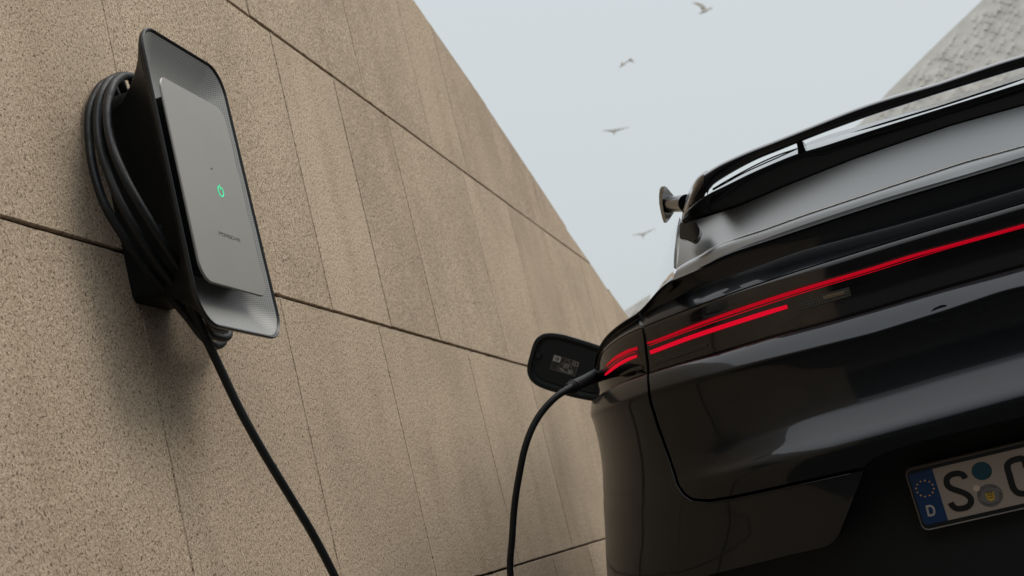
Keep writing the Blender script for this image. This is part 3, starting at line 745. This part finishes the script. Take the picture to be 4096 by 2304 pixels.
# closed ends of the spoiler that carry the blade
def loft_px(name, rows, material, parent, sub=5, angle=50, mir=True):
    """rows of (x, y, Y) picture points at car depth Y"""
    V = []
    for r in rows:
        q = []
        for x, y, Y in r:
            c, d = KR.ray(x, y); q.append(c+d*((Y-c[1])/d[1]))
        V.append(resample(cr(q, 8), 24))
    cols = [cr([v[j] for v in V], sub) for j in range(24)]
    rows = np.array(cols).transpose(1, 0, 2)
    out = None
    for s_ in ((1, -1) if mir else (1,)):
        bm = bmesh.new(); bm.from_mesh(grid(name, [r*np.array([s_, 1, 1]) for r in rows]))
        o = link(name, bm_mesh(name, bm), material, parent, angle=angle); out = out or o
    return out
loft_px('spoiler_end', [
    [(2726, 886, 0.418), (2728, 860, 0.398), (2738, 815, 0.358), (2752, 770, 0.298), (2768, 737, 0.330), (2788, 708, 0.310), (2812, 692, 0.290)],
    [(2726, 888, 0.318), (2730, 866, 0.350), (2742, 822, 0.290), (2758, 776, 0.240), (2774, 742, 0.200), (2796, 710, 0.170), (2830, 683, 0.140)],
    [(2740, 889, 0.298), (2744, 868, 0.290), (2756, 828, 0.230), (2772, 784, 0.190), (2792, 748, 0.170), (2818, 718, 0.150), (2850, 690, 0.120)],
    [(2785, 884, 0.318), (2788, 860, 0.270), (2800, 828, 0.220), (2815, 790, 0.190), (2828, 765, 0.180), (2850, 738, 0.170), (2885, 712, 0.160)]], M_GLOSS, base)
for s_ in (-1, 1):
    bm = bmesh.new()
    def P3(x, y, Y): c, d = KR.ray(x, y); q = c+d*((Y-c[1])/d[1]); return (q[0]*-s_, q[1], q[2])
    prism(bm, [P3(3184, 562, .16), P3(3208, 556, .16), P3(3216, 585, .16), P3(3228, 612, .16), P3(3192, 624, .16), P3(3190, 590, .16)], (0, .07, 0))
    link('blade_strut', bm_mesh('blade_strut', bm), M_GLOSS, base, smooth=False)
# pillar trim beside the glass and the rear quarter beyond it
loft_px('pillar_trim', [[(2718, 868, .60), (2705, 923, .50), (2701, 964, .42), (2696, 1014, .33), (2693, 1071, .21)], [(2720, 872, .57), (2709, 925, .47), (2704, 966, .39), (2699, 1016, .30), (2696, 1073, .18)],
                        [(2727, 886, .56), (2719, 952, .46), (2709, 1014, .33), (2705, 1077, .19)], [(2729, 888, .60), (2721, 952, .50), (2711, 1014, .37), (2707, 1077, .23)]], M_GLOSS, car)
M_QGL = mat('quarter_window_glass', (.004, .005, .005), .04, spec=.5, coat=1, coat_rough=.01, ior=1.6)
loft_px('quarter_panel', [[(2722, 868, .62), (2707, 923, .56), (2703, 964, .48), (2699, 1014, .38), (2696, 1080, .24), (2692, 1150, .12)],
                          [(2717, 864, .72), (2700, 915, .70), (2688, 975, .62), (2677, 1035, .54), (2667, 1100, .44), (2657, 1190, .30)],
                          [(2715, 858, .90), (2690, 912, .95), (2668, 985, .92), (2650, 1045, .88), (2636, 1110, .80), (2620, 1200, .68)],
                          [(2716, 856, 1.25), (2684, 914, 1.35), (2655, 993, 1.35), (2634, 1055, 1.32), (2617, 1118, 1.28), (2598, 1200, 1.2)],
                          [(2720, 858, 1.7), (2690, 918, 1.8), (2661, 998, 1.8), (2640, 1062, 1.8), (2622, 1128, 1.75), (2604, 1210, 1.7)]], M_QGL, car)
# small blade fin outboard of the spoiler, on a short arm
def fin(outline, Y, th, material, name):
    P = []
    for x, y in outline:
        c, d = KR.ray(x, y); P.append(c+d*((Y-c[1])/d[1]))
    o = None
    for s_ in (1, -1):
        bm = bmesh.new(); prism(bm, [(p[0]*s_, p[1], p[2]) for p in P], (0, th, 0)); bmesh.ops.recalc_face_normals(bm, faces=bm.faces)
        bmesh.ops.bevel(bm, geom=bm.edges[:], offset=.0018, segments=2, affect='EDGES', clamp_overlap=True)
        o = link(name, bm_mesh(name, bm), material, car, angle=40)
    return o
z4 = lambda L: [(2500+x*.4141, 600+y*.4141) for x, y in L]
def pxY(x, y, Y): c, d = KR.ray(x, y); return c+d*((Y-c[1])/d[1])
for s_ in (1, -1):
    rows = []
    # face turned inwards: a thin bright-edged blade, wide side facing the car
    o_l = z4([(352, 352), (336, 375), (328, 440), (330, 520), (345, 600), (360, 660), (375, 703)])
    o_c = z4([(385, 350), (372, 385), (362, 450), (362, 520), (372, 590), (390, 650), (402, 703)])
    o_r = z4([(402, 358), (440, 405), (470, 440), (489, 468), (482, 590), (440, 655), (408, 700)])
    v = []
    for L_, Y in ((o_l, .66), (o_c, .63), (o_r, .70), (o_l, .70)):
        Q = resample(np.array([pxY(x, y, Y) for x, y in L_]), 22); v.append(Q*np.array([s_, 1, 1]))
    bm = bmesh.new(); bm.from_mesh(grid('b', v)); n = 22; bm.verts.ensure_lookup_table()
    for e_ in (0, n-1): bm.faces.new([bm.verts[i*n+e_] for i in range(4)])
    bmesh.ops.remove_doubles(bm, verts=bm.verts, dist=1e-5)
    fb = link('aero_fin', bm_mesh('aero_fin', bm), M_PAINT, car, angle=30)
    bm = bmesh.new(); a_, b_ = pxY(2500+430*.4141, 600+525*.4141, .665), pxY(2500+600*.4141, 600+515*.4141, .50)
    tube(bm, [a_*np.array([s_, 1, 1]), (a_+b_)/2*np.array([s_, 1, 1]), b_*np.array([s_, 1, 1])], [.021, .020, .022], 18)
    link('fin_arm', bm_mesh('fin_arm', bm), M_PAINT, fb, angle=50)
fin(z4([(532, 700), (600, 702), (680, 684), (722, 760), (720, 805), (690, 870), (658, 896), (620, 880), (590, 864), (525, 855)]), .135, .03, M_GLOSS, 'dark_reflection_shape')  # solid dark shape standing in for the spoiler's reflection in the glass

arch_i = [hit(T_lo, x, y, .003) for x, y in [(2383, 2040), (2397, 2100), (2417, 2200), (2442, 2304), (2470, 2400)]]; arch_i = [np.array(p) for p in arch_i if p]
if len(arch_i) > 3:
    arch_i = cr(arch_i, 5)
    rows = [arch_i, arch_i+np.array([-.012, .012, 0]), arch_i+np.array([-.02, .10, 0]), arch_i+np.array([-.02, .5, 0])]
    wdt = np.linspace(.1, 1.6, len(arch_i))[:, None]
    rows[1] = arch_i+np.array([-.012, .02, 0])*wdt; rows[2] = arch_i+np.array([-.03, .10, 0])*wdt
    for s_ in (1, -1): link('arch_trim', grid('arch_trim', [r_*np.array([s_, 1, 1]) for r_ in rows]), M_MATTE, car, angle=60)
# --- flank, underside and rear wheels, mostly out of the photo

M_TYRE = mat('tyre_rubber', (.012, .012, .012), .8); M_RIMM = mat('dark_wheel_rim', (.06, .06, .06), .3, metal=.9)
for s_ in (-1, 1):
    bm = bmesh.new(); Mx = Matrix.Translation((s_*.80, 1.0, .37)) @ Matrix.Rotation(math.pi/2, 4, 'Y')
    bmesh.ops.create_cone(bm, cap_ends=True, segments=40, radius1=.37, radius2=.37, depth=.27, matrix=Mx)
    wo_ = link('wheel', bm_mesh('wheel', bm), M_TYRE, car, angle=40)
    bm = bmesh.new(); bmesh.ops.create_cone(bm, cap_ends=True, segments=32, radius1=.26, radius2=.26, depth=.275, matrix=Mx)
    link('rim', bm_mesh('rim', bm), M_RIMM, wo_, angle=40)

# --- charge flap on the left flank, opened outwards
z3 = lambda L: [(2000+x*.345, 1200+y*.345) for x, y in L]
fo = z3([(1310, 580), (1175, 535), (1050, 492), (900, 447), (750, 402), (650, 384), (570, 379), (500, 391), (445, 422), (400, 470), (372, 540), (350, 625), (328, 700), (314, 765), (313, 830), (326, 885), (352, 930), (390, 968), (440, 1002), (540, 1042), (670, 1082), (850, 1130), (960, 1153), (1060, 1170), (1175, 1185), (1310, 1200)])
def flap_pts(px, Y): return [pxY(x, y, Y) for x, y in px]
def inset(px, d):
    c = np.mean(px, axis=0); out = []
    n = len(px)
    for i in range(n):
        a, b = np.array(px[(i-1) % n]), np.array(px[(i+1) % n]); t = (b-a)/np.linalg.norm(b-a); q = np.array([-t[1], t[0]])
        p = np.array(px[i]); q = q if (c-p) @ q > 0 else -q
        out.append(tuple(p+q*d))
    return out
fo = [tuple(p) for p in resample(np.array(fo), 60)]
FY = .60
rows = [flap_pts(inset(fo, 3), FY+.03), flap_pts(fo, FY+.012), flap_pts(fo, FY+.004), flap_pts(inset(fo, 3), FY), flap_pts(inset(fo, 15), FY-.001), flap_pts(inset(fo, 18), FY+.004), flap_pts(inset(fo, 30), FY+.006), flap_pts(inset(fo, 34), FY+.004)]
me = grid('f', rows, True); bm = bmesh.new(); bm.from_mesh(me); bm.verts.ensure_lookup_table(); n0 = len(rows[0])
bm.faces.new([bm.verts[(len(rows)-1)*n0+i] for i in range(n0)]); bm.faces.new([bm.verts[i] for i in range(n0)])
M_FLAP = mat('flap_inner_plastic', (.006, .0085, .0092), .6, spec=.2)
flap = link('charge_flap', bm_mesh('charge_flap', bm), M_FLAP, car, angle=30)
bm = bmesh.new(); p = pxY(*z3([(455, 645)])[0], FY+.004); tube(bm, [p, p+np.array([0, -.006, 0])], [.008, .006], 16); link('buffer', bm_mesh('buffer', bm), M_RUBBER, flap)
# sticker: local 2D frame on the flap (z3 zoom coordinates of its corners)
ST = [np.array(z3([q])[0]) for q in ((628, 634), (918, 722), (866, 886), (578, 798))]
def stk(u, v, d=0):
    a = ST[0]*(1-u)*(1-v)+ST[1]*u*(1-v)+ST[2]*u*v+ST[3]*(1-u)*v
    return pxY(a[0], a[1], FY+.0032-d)
M_STK = mat('black_sticker', (.010, .012, .013), .35); M_PRT = mat('grey_sticker_print', (.30, .285, .27), .6)
def poly(bm, pts, th=.0004):
    prism(bm, pts, (0, th, 0))
bm = bmesh.new(); poly(bm, [stk(u, v) for u, v in ((0, 0), (1, 0), (1, 1), (0, 1))], .0006); stick = link('warning_label', bm_mesh('warning_label', bm), M_STK, flap, smooth=False)
bm = bmesh.new()
def sline(pts, w=.006, close=False):
    P = [np.array(p, float) for p in pts]
    if close: P = P+[P[0]]
    for a, b in zip(P[:-1], P[1:]):
        d = (b-a)*np.array([1.76, 1]); L = np.linalg.norm(d); d = d/max(L, 1e-6); q = np.array([-d[1]/1.76, d[0]])*w
        poly(bm, [stk(*(a+q), .0005), stk(*(b+q), .0005), stk(*(b-q), .0005), stk(*(a-q), .0005)])
sline([(0, 0), (1, 0), (1, 1), (0, 1)], .004, True)
sline([(.30, .92), (.24, .80), (.50, .12), (.56, .08), (.62, .12), (.90, .80), (.86, .92)], .005, True)
hexo = [(.155+.082*math.cos(math.radians(60*i+30))*.95, .21+.15*math.sin(math.radians(60*i+30))) for i in range(6)]
sq = [(.02, .03), (.29, .03), (.29, .40), (.02, .40)]
# the square with a hexagonal hole: six quads round it
sqp = [(.02+.27*a, .03+.37*b) for a, b in ((1, .75), (.5, 1), (0, .75), (0, .25), (.5, 0), (1, .25))]
sqf = [[(1, .75), (1, 1), (.5, 1)], [(.5, 1), (0, 1), (0, .75)], [(0, .75), (0, .25)], [(0, .25), (0, 0), (.5, 0)], [(.5, 0), (1, 0), (1, .25)], [(1, .25), (1, .75)]]
hx = [(.155+.092*math.cos(a), .215+.145*math.sin(a)) for a in [math.radians(d_) for d_ in (30, 90, 150, 210, 270, 330)]]
for i in range(6):
    outer = [(.02+.27*a, .03+.37*b) for a, b in sqf[i]]
    poly(bm, [stk(*p_, .0005) for p_ in [hx[i]]+outer+[hx[(i+1) % 6]]])
sline([(.155+.042*math.cos(a), .215+.07*math.sin(a)) for a in [math.radians(d_) for d_ in range(45, 316, 30)]], .018)
def crossed(cx0, cy0, s_): sline([(cx0-s_, cy0-s_*1.7), (cx0+s_, cy0+s_*1.7)], .011); sline([(cx0+s_, cy0-s_*1.7), (cx0-s_, cy0+s_*1.7)], .011)
# struck-out plug, cable and extension symbols
sline([(.50, .36), (.66, .36), (.66, .62), (.50, .62)], .011, True); sline([(.43, .42), (.50, .42)], .012); sline([(.43, .55), (.50, .55)], .012); crossed(.58, .48, .08)
sline([(.33, .80), (.40, .76), (.47, .86), (.56, .84), (.64, .92)], .016); crossed(.46, .80, .06)
sline([(.70, .70), (.80, .70), (.80, .82), (.70, .82)], .010, True); sline([(.68, .88), (.78, .92), (.88, .82), (.86, .70)], .010); crossed(.77, .79, .07)
# booklet
sline([(.78, .06), (.88, .09), (.98, .06), (.98, .30), (.88, .33), (.78, .30)], .013, True); sline([(.88, .09), (.88, .33)], .010); sline([(.82, .16), (.82, .24)], .014)
link('symbols', bm_mesh('symbols', bm), M_PRT, stick, smooth=False)
# hinge arm back to the body
bm = bmesh.new(); tube(bm, [pxY(2395, 1500, FY+.02), pxY(2430, 1500, FY+.05)], .012, 10); link('hinge', bm_mesh('hinge', bm), M_MATTE, flap)

# model lettering on the tailgate
def font_mesh(name, txt, size, material, parent, frame, ext=.0006, shear=0, xs=1., align='LEFT', kind=None):
    c = bpy.data.curves.new(name, 'FONT'); c.body = txt; c.size = size; c.extrude = ext; c.shear = shear; c.align_x = align; c.align_y = 'CENTER' if align == 'CENTER' else 'BOTTOM_BASELINE'
    c.resolution_u = 3
    o = bpy.data.objects.new('t', c); COL.objects.link(o); bpy.context.view_layer.update()
    me = bpy.data.meshes.new_from_object(o.evaluated_get(bpy.context.evaluated_depsgraph_get())); bpy.data.objects.remove(o)
    for v in me.vertices: v.co = frame @ Vector((v.co.x*xs, v.co.y, v.co.z))
    me.name = name
    return link(name, me, material, parent, smooth=False, kind=kind)
h0 = hit(T_lo, 3700, 1300, 0)
if h0:
    X = h0.x
    for i, ch_ in enumerate('Cayenne'):
        p = T_lo.ray_cast(Vector((X, -2, h0.z)), Vector((0, 1, 0)))[0]
        if p is None: break
        M_ = Matrix.Translation((X, p.y-.001, h0.z)) @ Matrix.Rotation(math.pi/2, 4, 'X')
        o = font_mesh('letter', ch_, .040, M_GLOSS, tg2, M_, ext=.0022, shear=.35, xs=1.35)
        X += .052 if i == 0 else .040

# ------------------------------------------------------------------ number plate
TILT = math.radians(20); PC = KR.loc(onray(3945, 1975, 2.53))
PU = np.array([0, -math.sin(TILT), math.cos(TILT)]); PN = np.array([0, -math.cos(TILT), -math.sin(TILT)])
PO = PC + np.array([.137, 0, 0]) + PU*.018
def pl(u, v, d=0): return PO + np.array([u, 0, 0]) + PU*v + PN*d
def puv(x, y):
    c, d = KR.ray(x, y); t = ((PC-c) @ PN)/(d @ PN); p = c+d*t-PO; return p[0], p @ PU
PM = Matrix.Identity(4)
for i in range(3): PM[i][0] = (1, 0, 0)[i]; PM[i][1] = PU[i]; PM[i][2] = PN[i]; PM[i][3] = PO[i]
M_PB = mat('plate_black', (.006, .006, .006), .4); M_PW = mat('plate_white', (.36, .305, .26), .6); M_PBL = mat('plate_blue', (.003, .035, .12), .45)
M_STAR = mat('star_yellow', (.75, .42, .12), .5); M_PR = mat('plate_holder_edge', (.16, .14, .12), .35)
def slab2(name, u0, u1, v0, v1, r_, d0, d1, material, parent, n=6):
    q = rrect(u0, u1, v0, v1, r_, n); bm = bmesh.new(); prism(bm, [pl(u, v, d0) for u, v in q], tuple(PN*(d1-d0)))
    return link(name, bm_mesh(name, bm), material, parent, smooth=False)
uL, vT = puv(3638, 1897); _, vB = puv(3693, 2103); uB, _ = puv(3733, 1875); uB2, _ = puv(3789, 2083); uW = (uB+uB2)/2
plate = slab2('number_plate', -.2655, .2655, vB-.0085, vT+.0085, .012, -.006, .0, M_PB, car)
q1_, q2_ = rrect(-.268, .268, vB-.011, vT+.011, .014, 6), rrect(-.2655, .2655, vB-.0085, vT+.0085, .012, 6)
rows = [[pl(u, v, -.006) for u, v in q1_], [pl(u, v, .0022) for u, v in q1_], [pl(u, v, .003) for u, v in [((a+c)/2, (b+d)/2) for (a, b), (c, d) in zip(q1_, q2_)]], [pl(u, v, .0022) for u, v in q2_], [pl(u, v, -.002) for u, v in q2_]]
link('plate_holder', grid('plate_holder', rows, True), M_PR, plate, angle=60)
slab2('white_field', uW, .2655-.0055, vB, vT, [.006, .0003, .0003, .006], 0, .0012, M_PW, plate)
slab2('blue_band', uL-.002, uW-.0001, vB, vT, [.0003, .007, .007, .0003], 0, .0012, M_PBL, plate)
uc, vc = puv(3699.8, 1953); 
bm = bmesh.new()
for i in range(12):
    a0 = 2*math.pi*(i+.5)/12; c0 = (uc+.0160*math.sin(a0), vc+.0160*math.cos(a0))
    prism(bm, [pl(c0[0]+math.sin(b_)*(.0023 if j % 2 == 0 else .0010), c0[1]+math.cos(b_)*(.0023 if j % 2 == 0 else .0010), .0012) for j, b_ in enumerate([math.pi*j/5 for j in range(10)])], tuple(PN*.0004))
link('ring_of_stars', bm_mesh('ring_of_stars', bm), M_STAR, plate, smooth=False, kind='stuff')
def pstroke(name, px, wid, material, d0=.0012, th=.0012, smoothn=6, closed=False):
    Q = [puv(x, y) for x, y in px]; Q = cr(Q, smoothn) if smoothn else np.array(Q)
    L, R = [], []
    for i in range(len(Q)):
        a, b = Q[max(i-1, 0)], Q[min(i+1, len(Q)-1)]; d = b-a; d = d/np.linalg.norm(d); q = np.array([-d[1], d[0]])*wid/2; L.append(Q[i]+q); R.append(Q[i]-q)
    rows = [[pl(*p, d0) for p in L], [pl(*p, d0+th*.8) for p in L], [pl(*(p*.92+q*.08), d0+th) for p, q in zip(L, R)], [pl(*(q*.92+p*.08), d0+th) for p, q in zip(L, R)], [pl(*p, d0+th*.8) for p in R], [pl(*p, d0) for p in R]]
    me = grid(name, rows); bm = bmesh.new(); bm.from_mesh(me); bm.verts.ensure_lookup_table(); n = len(Q)
    for e_ in (0, n-1): bm.faces.new([bm.verts[i*n+e_] for i in range(6)])
    return link(name, bm_mesh(name, bm), material, plate, smooth=False)
zb = lambda L: [(3600+x*.2485, 1780+y*.2485) for x, y in L]
pstroke('letter', zb([(1046, 532), (1020, 483), (960, 455), (890, 455), (815, 478), (760, 528), (748, 590), (770, 650), (830, 695), (930, 730), (1030, 768), (1110, 820), (1141, 880), (1130, 940), (1080, 990), (1000, 1015), (920, 1018), (855, 985), (815, 925)]), .0112, M_PB)
pstroke('letter', zb([(2030, 352), (2008, 262), (1958, 213), (1880, 222), (1790, 252), (1735, 300), (1728, 360), (1760, 480), (1795, 610), (1830, 700), (1890, 760), (1970, 778), (2060, 758), (2130, 710), (2150, 640)]), .0115, M_PB)
M_PLT = mat('plate_letter_grey', (.42, .40, .38), .5)
pstroke('letter', zb([(427, 985), (490, 976), (530, 1000), (550, 1060), (545, 1100), (515, 1125), (458, 1128)]), .0040, M_PLT, smoothn=4)
pstroke('letter', zb([(425, 970), (465, 1140)]), .0040, M_PLT, d0=.00125, smoothn=0)
def disc(name, x, y, rad, d0, d1, material, parent, n=40):
    u, v = puv(x, y); bm = bmesh.new(); prism(bm, [pl(u+rad*math.cos(2*math.pi*i/n), v+rad*math.sin(2*math.pi*i/n), d0) for i in range(n)], tuple(PN*(d1-d0)))
    return link(name, bm_mesh(name, bm), material, parent, smooth=False)
M_TEAL = mat('inspection_sticker_teal', (.006, .065, .095), .45); M_SEAL = mat('seal_grey', (.17, .165, .16), .5)
M_GOLD = mat('crest_gold', (.55, .36, .05), .5); M_PEG = mat('peg_cap', (.62, .50, .40), .5)
disc('sticker_edge', 3926.7, 1883, .0181, .0012, .0014, M_PB, plate); hu = disc('inspection_sticker', 3926.7, 1883, .0174, .0014, .0017, M_TEAL, plate)
u0, v0 = puv(3926.7, 1883); bm = bmesh.new()
for i in range(12):
    a0 = 2*math.pi*i/12
    for ra, rb, w_ in ((.0042, .0075, .0006), (.0150, .0172, .0006), (.0105, .0128, .0014)):
        c_, s_ = math.cos(a0), math.sin(a0); q = w_/2
        prism(bm, [pl(u0+c_*ra-s_*q, v0+s_*ra+c_*q, .0017), pl(u0+c_*rb-s_*q, v0+s_*rb+c_*q, .0017), pl(u0+c_*rb+s_*q, v0+s_*rb-c_*q, .0017), pl(u0+c_*ra+s_*q, v0+s_*ra-c_*q, .0017)], tuple(PN*.0002))
a1 = [math.radians(a) for a in range(-70, -24, 9)]
prism(bm, [pl(u0+.0172*math.cos(a), v0+.0172*math.sin(a), .0017) for a in a1]+[pl(u0+.0152*math.cos(a), v0+.0152*math.sin(a), .0017) for a in a1[::-1]], tuple(PN*.0002))
link('sticker_print', bm_mesh('sticker_print', bm), M_PB, plate, smooth=False, kind='stuff')
disc('seal_edge', 3960, 1981, .0228, .0012, .0014, M_PB, plate); seal = disc('registration_seal', 3960, 1981, .0219, .0014, .0017, M_SEAL, plate)
u1, v1 = puv(3960, 1981)
SH = [(-.0075, .0075), (.0075, .0075), (.0075, -.002), (.0062, -.007), (.0035, -.0102), (0, -.0115), (-.0035, -.0102), (-.0062, -.007), (-.0075, -.002)]
bm = bmesh.new(); prism(bm, [pl(u1+a*1.0, v1+b*.95-.0005, .0017) for a, b in SH], tuple(PN*.0003)); link('crest', bm_mesh('crest', bm), M_GOLD, plate, smooth=False)
bm = bmesh.new()
LION = [(-.0058, -.0014), (-.0052, .0002), (-.003, .0008), (.001, .0006), (.003, .0012), (.0055, .0012), (.0058, .0002), (.004, -.0002), (.0052, -.0015), (.004, -.0014), (.0026, -.0004), (.0016, -.0016), (.0008, -.0005), (-.002, -.0004), (-.0026, -.0016), (-.0036, -.0004), (-.0046, -.0016)]
for dy in (.0052, .0008, -.0040): prism(bm, [pl(u1+a*(.95 if dy > -.002 else .8), v1+b+dy, .0020) for a, b in LION], tuple(PN*.0002))
for i in range(5): prism(bm, [pl(u1-.006+i*.003-.0009, v1+.0078, .0017), pl(u1-.006+i*.003+.0009, v1+.0078, .0017), pl(u1-.006+i*.003, v1+.0108, .0017)], tuple(PN*.0002))
link('crest_figures', bm_mesh('crest_figures', bm), M_PB, plate, smooth=False, kind='stuff')
def arc_text(txt, a_start, a_end, rad, inward, size):
    for i, c_ in enumerate(txt):
        a = math.radians(a_start+(a_end-a_start)*i/(len(txt)-1))
        if c_ == ' ': continue
        rot = a-math.pi/2 if not inward else a+math.pi/2
        M_ = PM @ Matrix.Translation((u1+rad*math.cos(a), v1+rad*math.sin(a), .0018)) @ Matrix.Rotation(rot, 4, 'Z')
        font_mesh('seal_letter', c_, size, M_PB, plate, M_, ext=.0001, align='CENTER')
arc_text('BADEN-W\u00dcRTTEMBERG', 170, 42, .0182, False, .0040)
arc_text('LANDESHAUPTSTADT STUTTGART', 208, 368, .0185, True, .0040)
disc('plate_peg', 3905, 1951, .0062, .0012, .0030, M_PEG, plate)

# ================================================================== FAR BUILDING
DB = 22.
def far(x, y):
    r_ = ray(x, y); t = DB/r_[1]; return EYE+r_*t
M_FAR = mat('pale_brick', (.80, .77, .71), .9); k = N(M_FAR); t = k.n('ShaderNodeTexCoord').outputs['Object']
k.l(k.mul((.80, .77, .71), k.ramp(k.noise(t, 3, 4), [(.3, (.85, .84, .82)), (.7, (1.08, 1.07, 1.06))]), 1.), k.b.inputs['Base Color'])
FO = far(3200, 1500); FO[2] = 0
FF = Frame(FO, [[1, 0, 0], [0, 1, 0], [0, 0, 1]])
fb_ = thing('brick_building', 'pale building with a rough relief of projecting bricks and a slanting roofline beyond the car', 'building', FF)
ro = [FF.loc(far(x, y)) for x, y in [(2380, 1318), (2493, 1247), (2600, 1178), (2850, 978), (3150, 730), (3445, 488), (3553, 366), (3718, 202), (3929, 0), (4200, -262), (4600, -660)]]
poly_ = [(p[0], p[2]) for p in ro]
poly_ = [(poly_[0][0]-3, .0)]+[(poly_[0][0]-3, poly_[0][1]-1.5)]+poly_+[(poly_[-1][0]+8, poly_[-1][1]+3), (poly_[-1][0]+8, 0)]
bm = bmesh.new(); prism(bm, [(a, 0, b) for a, b in poly_], (0, 7, 0)); link('facade', bm_mesh('facade', bm), M_FAR, fb_, smooth=False)
bv, bf = [], []; rot = math.radians(-32); cr_, sr_ = math.cos(rot), math.sin(rot)
big = []
ctr = FF.loc(far(3850, 250)); 
for i in range(-66, 66):
    for j in range(-50, 50):
        if random.random() < .22: continue
        a, b = i*.092+(j % 2)*.045+random.uniform(-.02, .02), j*.140+random.uniform(-.02, .02)
        x_, z_ = ctr[0]+a*cr_-b*sr_, ctr[2]+a*sr_+b*cr_
        if z_ < .3 or sdist(poly_, x_, z_) > -.09: continue
        w_, h_, d_ = .022*random.uniform(.8, 1.2), .050*random.uniform(.8, 1.2), random.choice((.008, .016, .024, .034))
        c8 = []
        for yy in (.005, -d_):
            for sx_, sz_ in ((-1, -1), (1, -1), (1, 1), (-1, 1)):
                p, q = sx_*w_, sz_*h_; c8.append((x_+p*cr_-q*sr_, yy, z_+p*sr_+q*cr_))
        big.append((math.hypot(x_-ctr[0], z_-ctr[2]), c8))
big.sort(key=lambda q: q[0])
fc8 = [(4, 5, 6, 7), (0, 1, 5, 4), (1, 2, 6, 5), (2, 3, 7, 6), (3, 0, 4, 7)]
for _, c8 in big[300:]:
    o_ = len(bv); bv += c8; bf += [tuple(o_+i for i in f) for f in fc8]
for _, c8 in big[:300]: link('brick', mesh('brick', c8, fc8), M_FAR, fb_, smooth=False)
link('relief_bricks', mesh('relief_bricks', bv, bf), M_FAR, fb_, smooth=False, kind='stuff')

# ================================================================== GULLS
M_GULL = mat('gull_feathers', (.6, .56, .5), .8); k = N(M_GULL); t = k.n('ShaderNodeTexCoord').outputs['Object']
k.l(k.mul((.62, .58, .52), k.ramp(k.noise(t, 9, 3), [(.35, (.7, .68, .65)), (.65, (1.15, 1.15, 1.15))]), 1.), k.b.inputs['Base Color'])
def gull(secs, dist, label, bodyx, bodydir, blen):
    """one skin from wing tip to wing tip: sections (x, y, chord px, chord angle deg, thickness px, depth m)"""
    FG = Frame(onray(*bodyx, dist), [RT, FW, UP])
    sc = dist/FPX; S_ = np.array([[x, y, c, a, th, dp] for x, y, c, a, th, dp in secs], float); S_ = cr(S_, 6); rows = []
    for x, y, c, a, th, dp in S_:
        px_, py_ = (x-bodyx[0])*sc, -(y-bodyx[1])*sc; a = math.radians(a); ring = []
        for i in range(12):
            q = 2*math.pi*i/12; u = math.cos(q)*c/2*sc; w_ = math.sin(q)*th/2*sc*(1 if math.cos(q) > -.2 else .5)
            ring.append((px_+u*math.cos(a), dp+w_*.7, py_+u*math.sin(a)+w_*.7))
        rows.append(ring)
    # body: a spindle fused to the wing root
    bm = bmesh.new(); me = grid('g', rows, True); bm.from_mesh(me); bm.verts.ensure_lookup_table(); n = 12
    bm.faces.new([bm.verts[i] for i in range(n)]); bm.faces.new([bm.verts[(len(rows)-1)*n+i] for i in range(n)][::-1])
    d = np.array([math.cos(math.radians(bodydir)), 0, math.sin(math.radians(bodydir))]); L_ = blen*sc
    tube(bm, [tuple(d*L_*q) for q in (-.62, -.45, -.2, .1, .32, .42, .5, .56, .64)], [L_*f for f in (.10, .05, .10, .125, .09, .07, .075, .045, .006)], 12)
    o = link('gull', bm_mesh('gull', bm), M_GULL, None, angle=80); o.matrix_world = FG.mat()
    m = o.modifiers.new('r', 'REMESH'); m.mode = 'VOXEL'; m.voxel_size = sc*1.1; bpy.context.view_layer.update(); bake(o)
    o.data.polygons.foreach_set('use_smooth', [True]*len(o.data.polygons))
    tag(o, label, 'bird', 'gulls in the pale sky')
gull([(2768, 7, 5, 70, 2, .2), (2785, 12, 13, 80, 3, .1), (2802, 22, 19, 75, 4, 0), (2815, 36, 22, 45, 6, 0), (2824, 42, 24, 20, 8, 0), (2832, 36, 16, 40, 5, .1), (2838, 28, 10, 50, 3, .3), (2845, 18, 3, 60, 2, .5)], 48,
     'gull banking with one broad wing raised at the very top of the sky', (2822, 43), 205, 46)
gull([(2468, 278, 3, 80, 2, .3), (2474, 264, 8, 70, 3, .1), (2483, 254, 11, 60, 4, 0), (2494, 257, 18, 40, 7, 0), (2505, 250, 14, 50, 5, 0), (2518, 240, 14, 70, 4, 0), (2532, 242, 12, 90, 3, .1), (2546, 256, 4, 95, 2, .3)], 52,
     'gull with strongly arched wings, second highest in the sky', (2493, 258), 215, 34)
gull([(2406, 524, 2, 80, 2, 0), (2425, 522, 6, 80, 3, 0), (2442, 523, 9, 80, 4, 0), (2457, 524, 14, 80, 6, 0), (2472, 519, 10, 80, 4, 0), (2492, 514, 6, 80, 3, 0), (2522, 508, 2, 80, 2, 0)], 56,
     'gull gliding on long flat wings above the lowest bird', (2458, 527), 262, 24)
gull([(2526, 942, 2, 80, 2, 0), (2545, 938, 5, 80, 3, 0), (2562, 937, 8, 80, 4, 0), (2574, 938, 13, 80, 6, 0), (2588, 929, 9, 70, 4, 0), (2606, 921, 6, 70, 3, 0), (2628, 913, 2, 60, 2, 0)], 56,
     'lowest gull, gliding just left of the spoiler fin', (2573, 941), 258, 24)
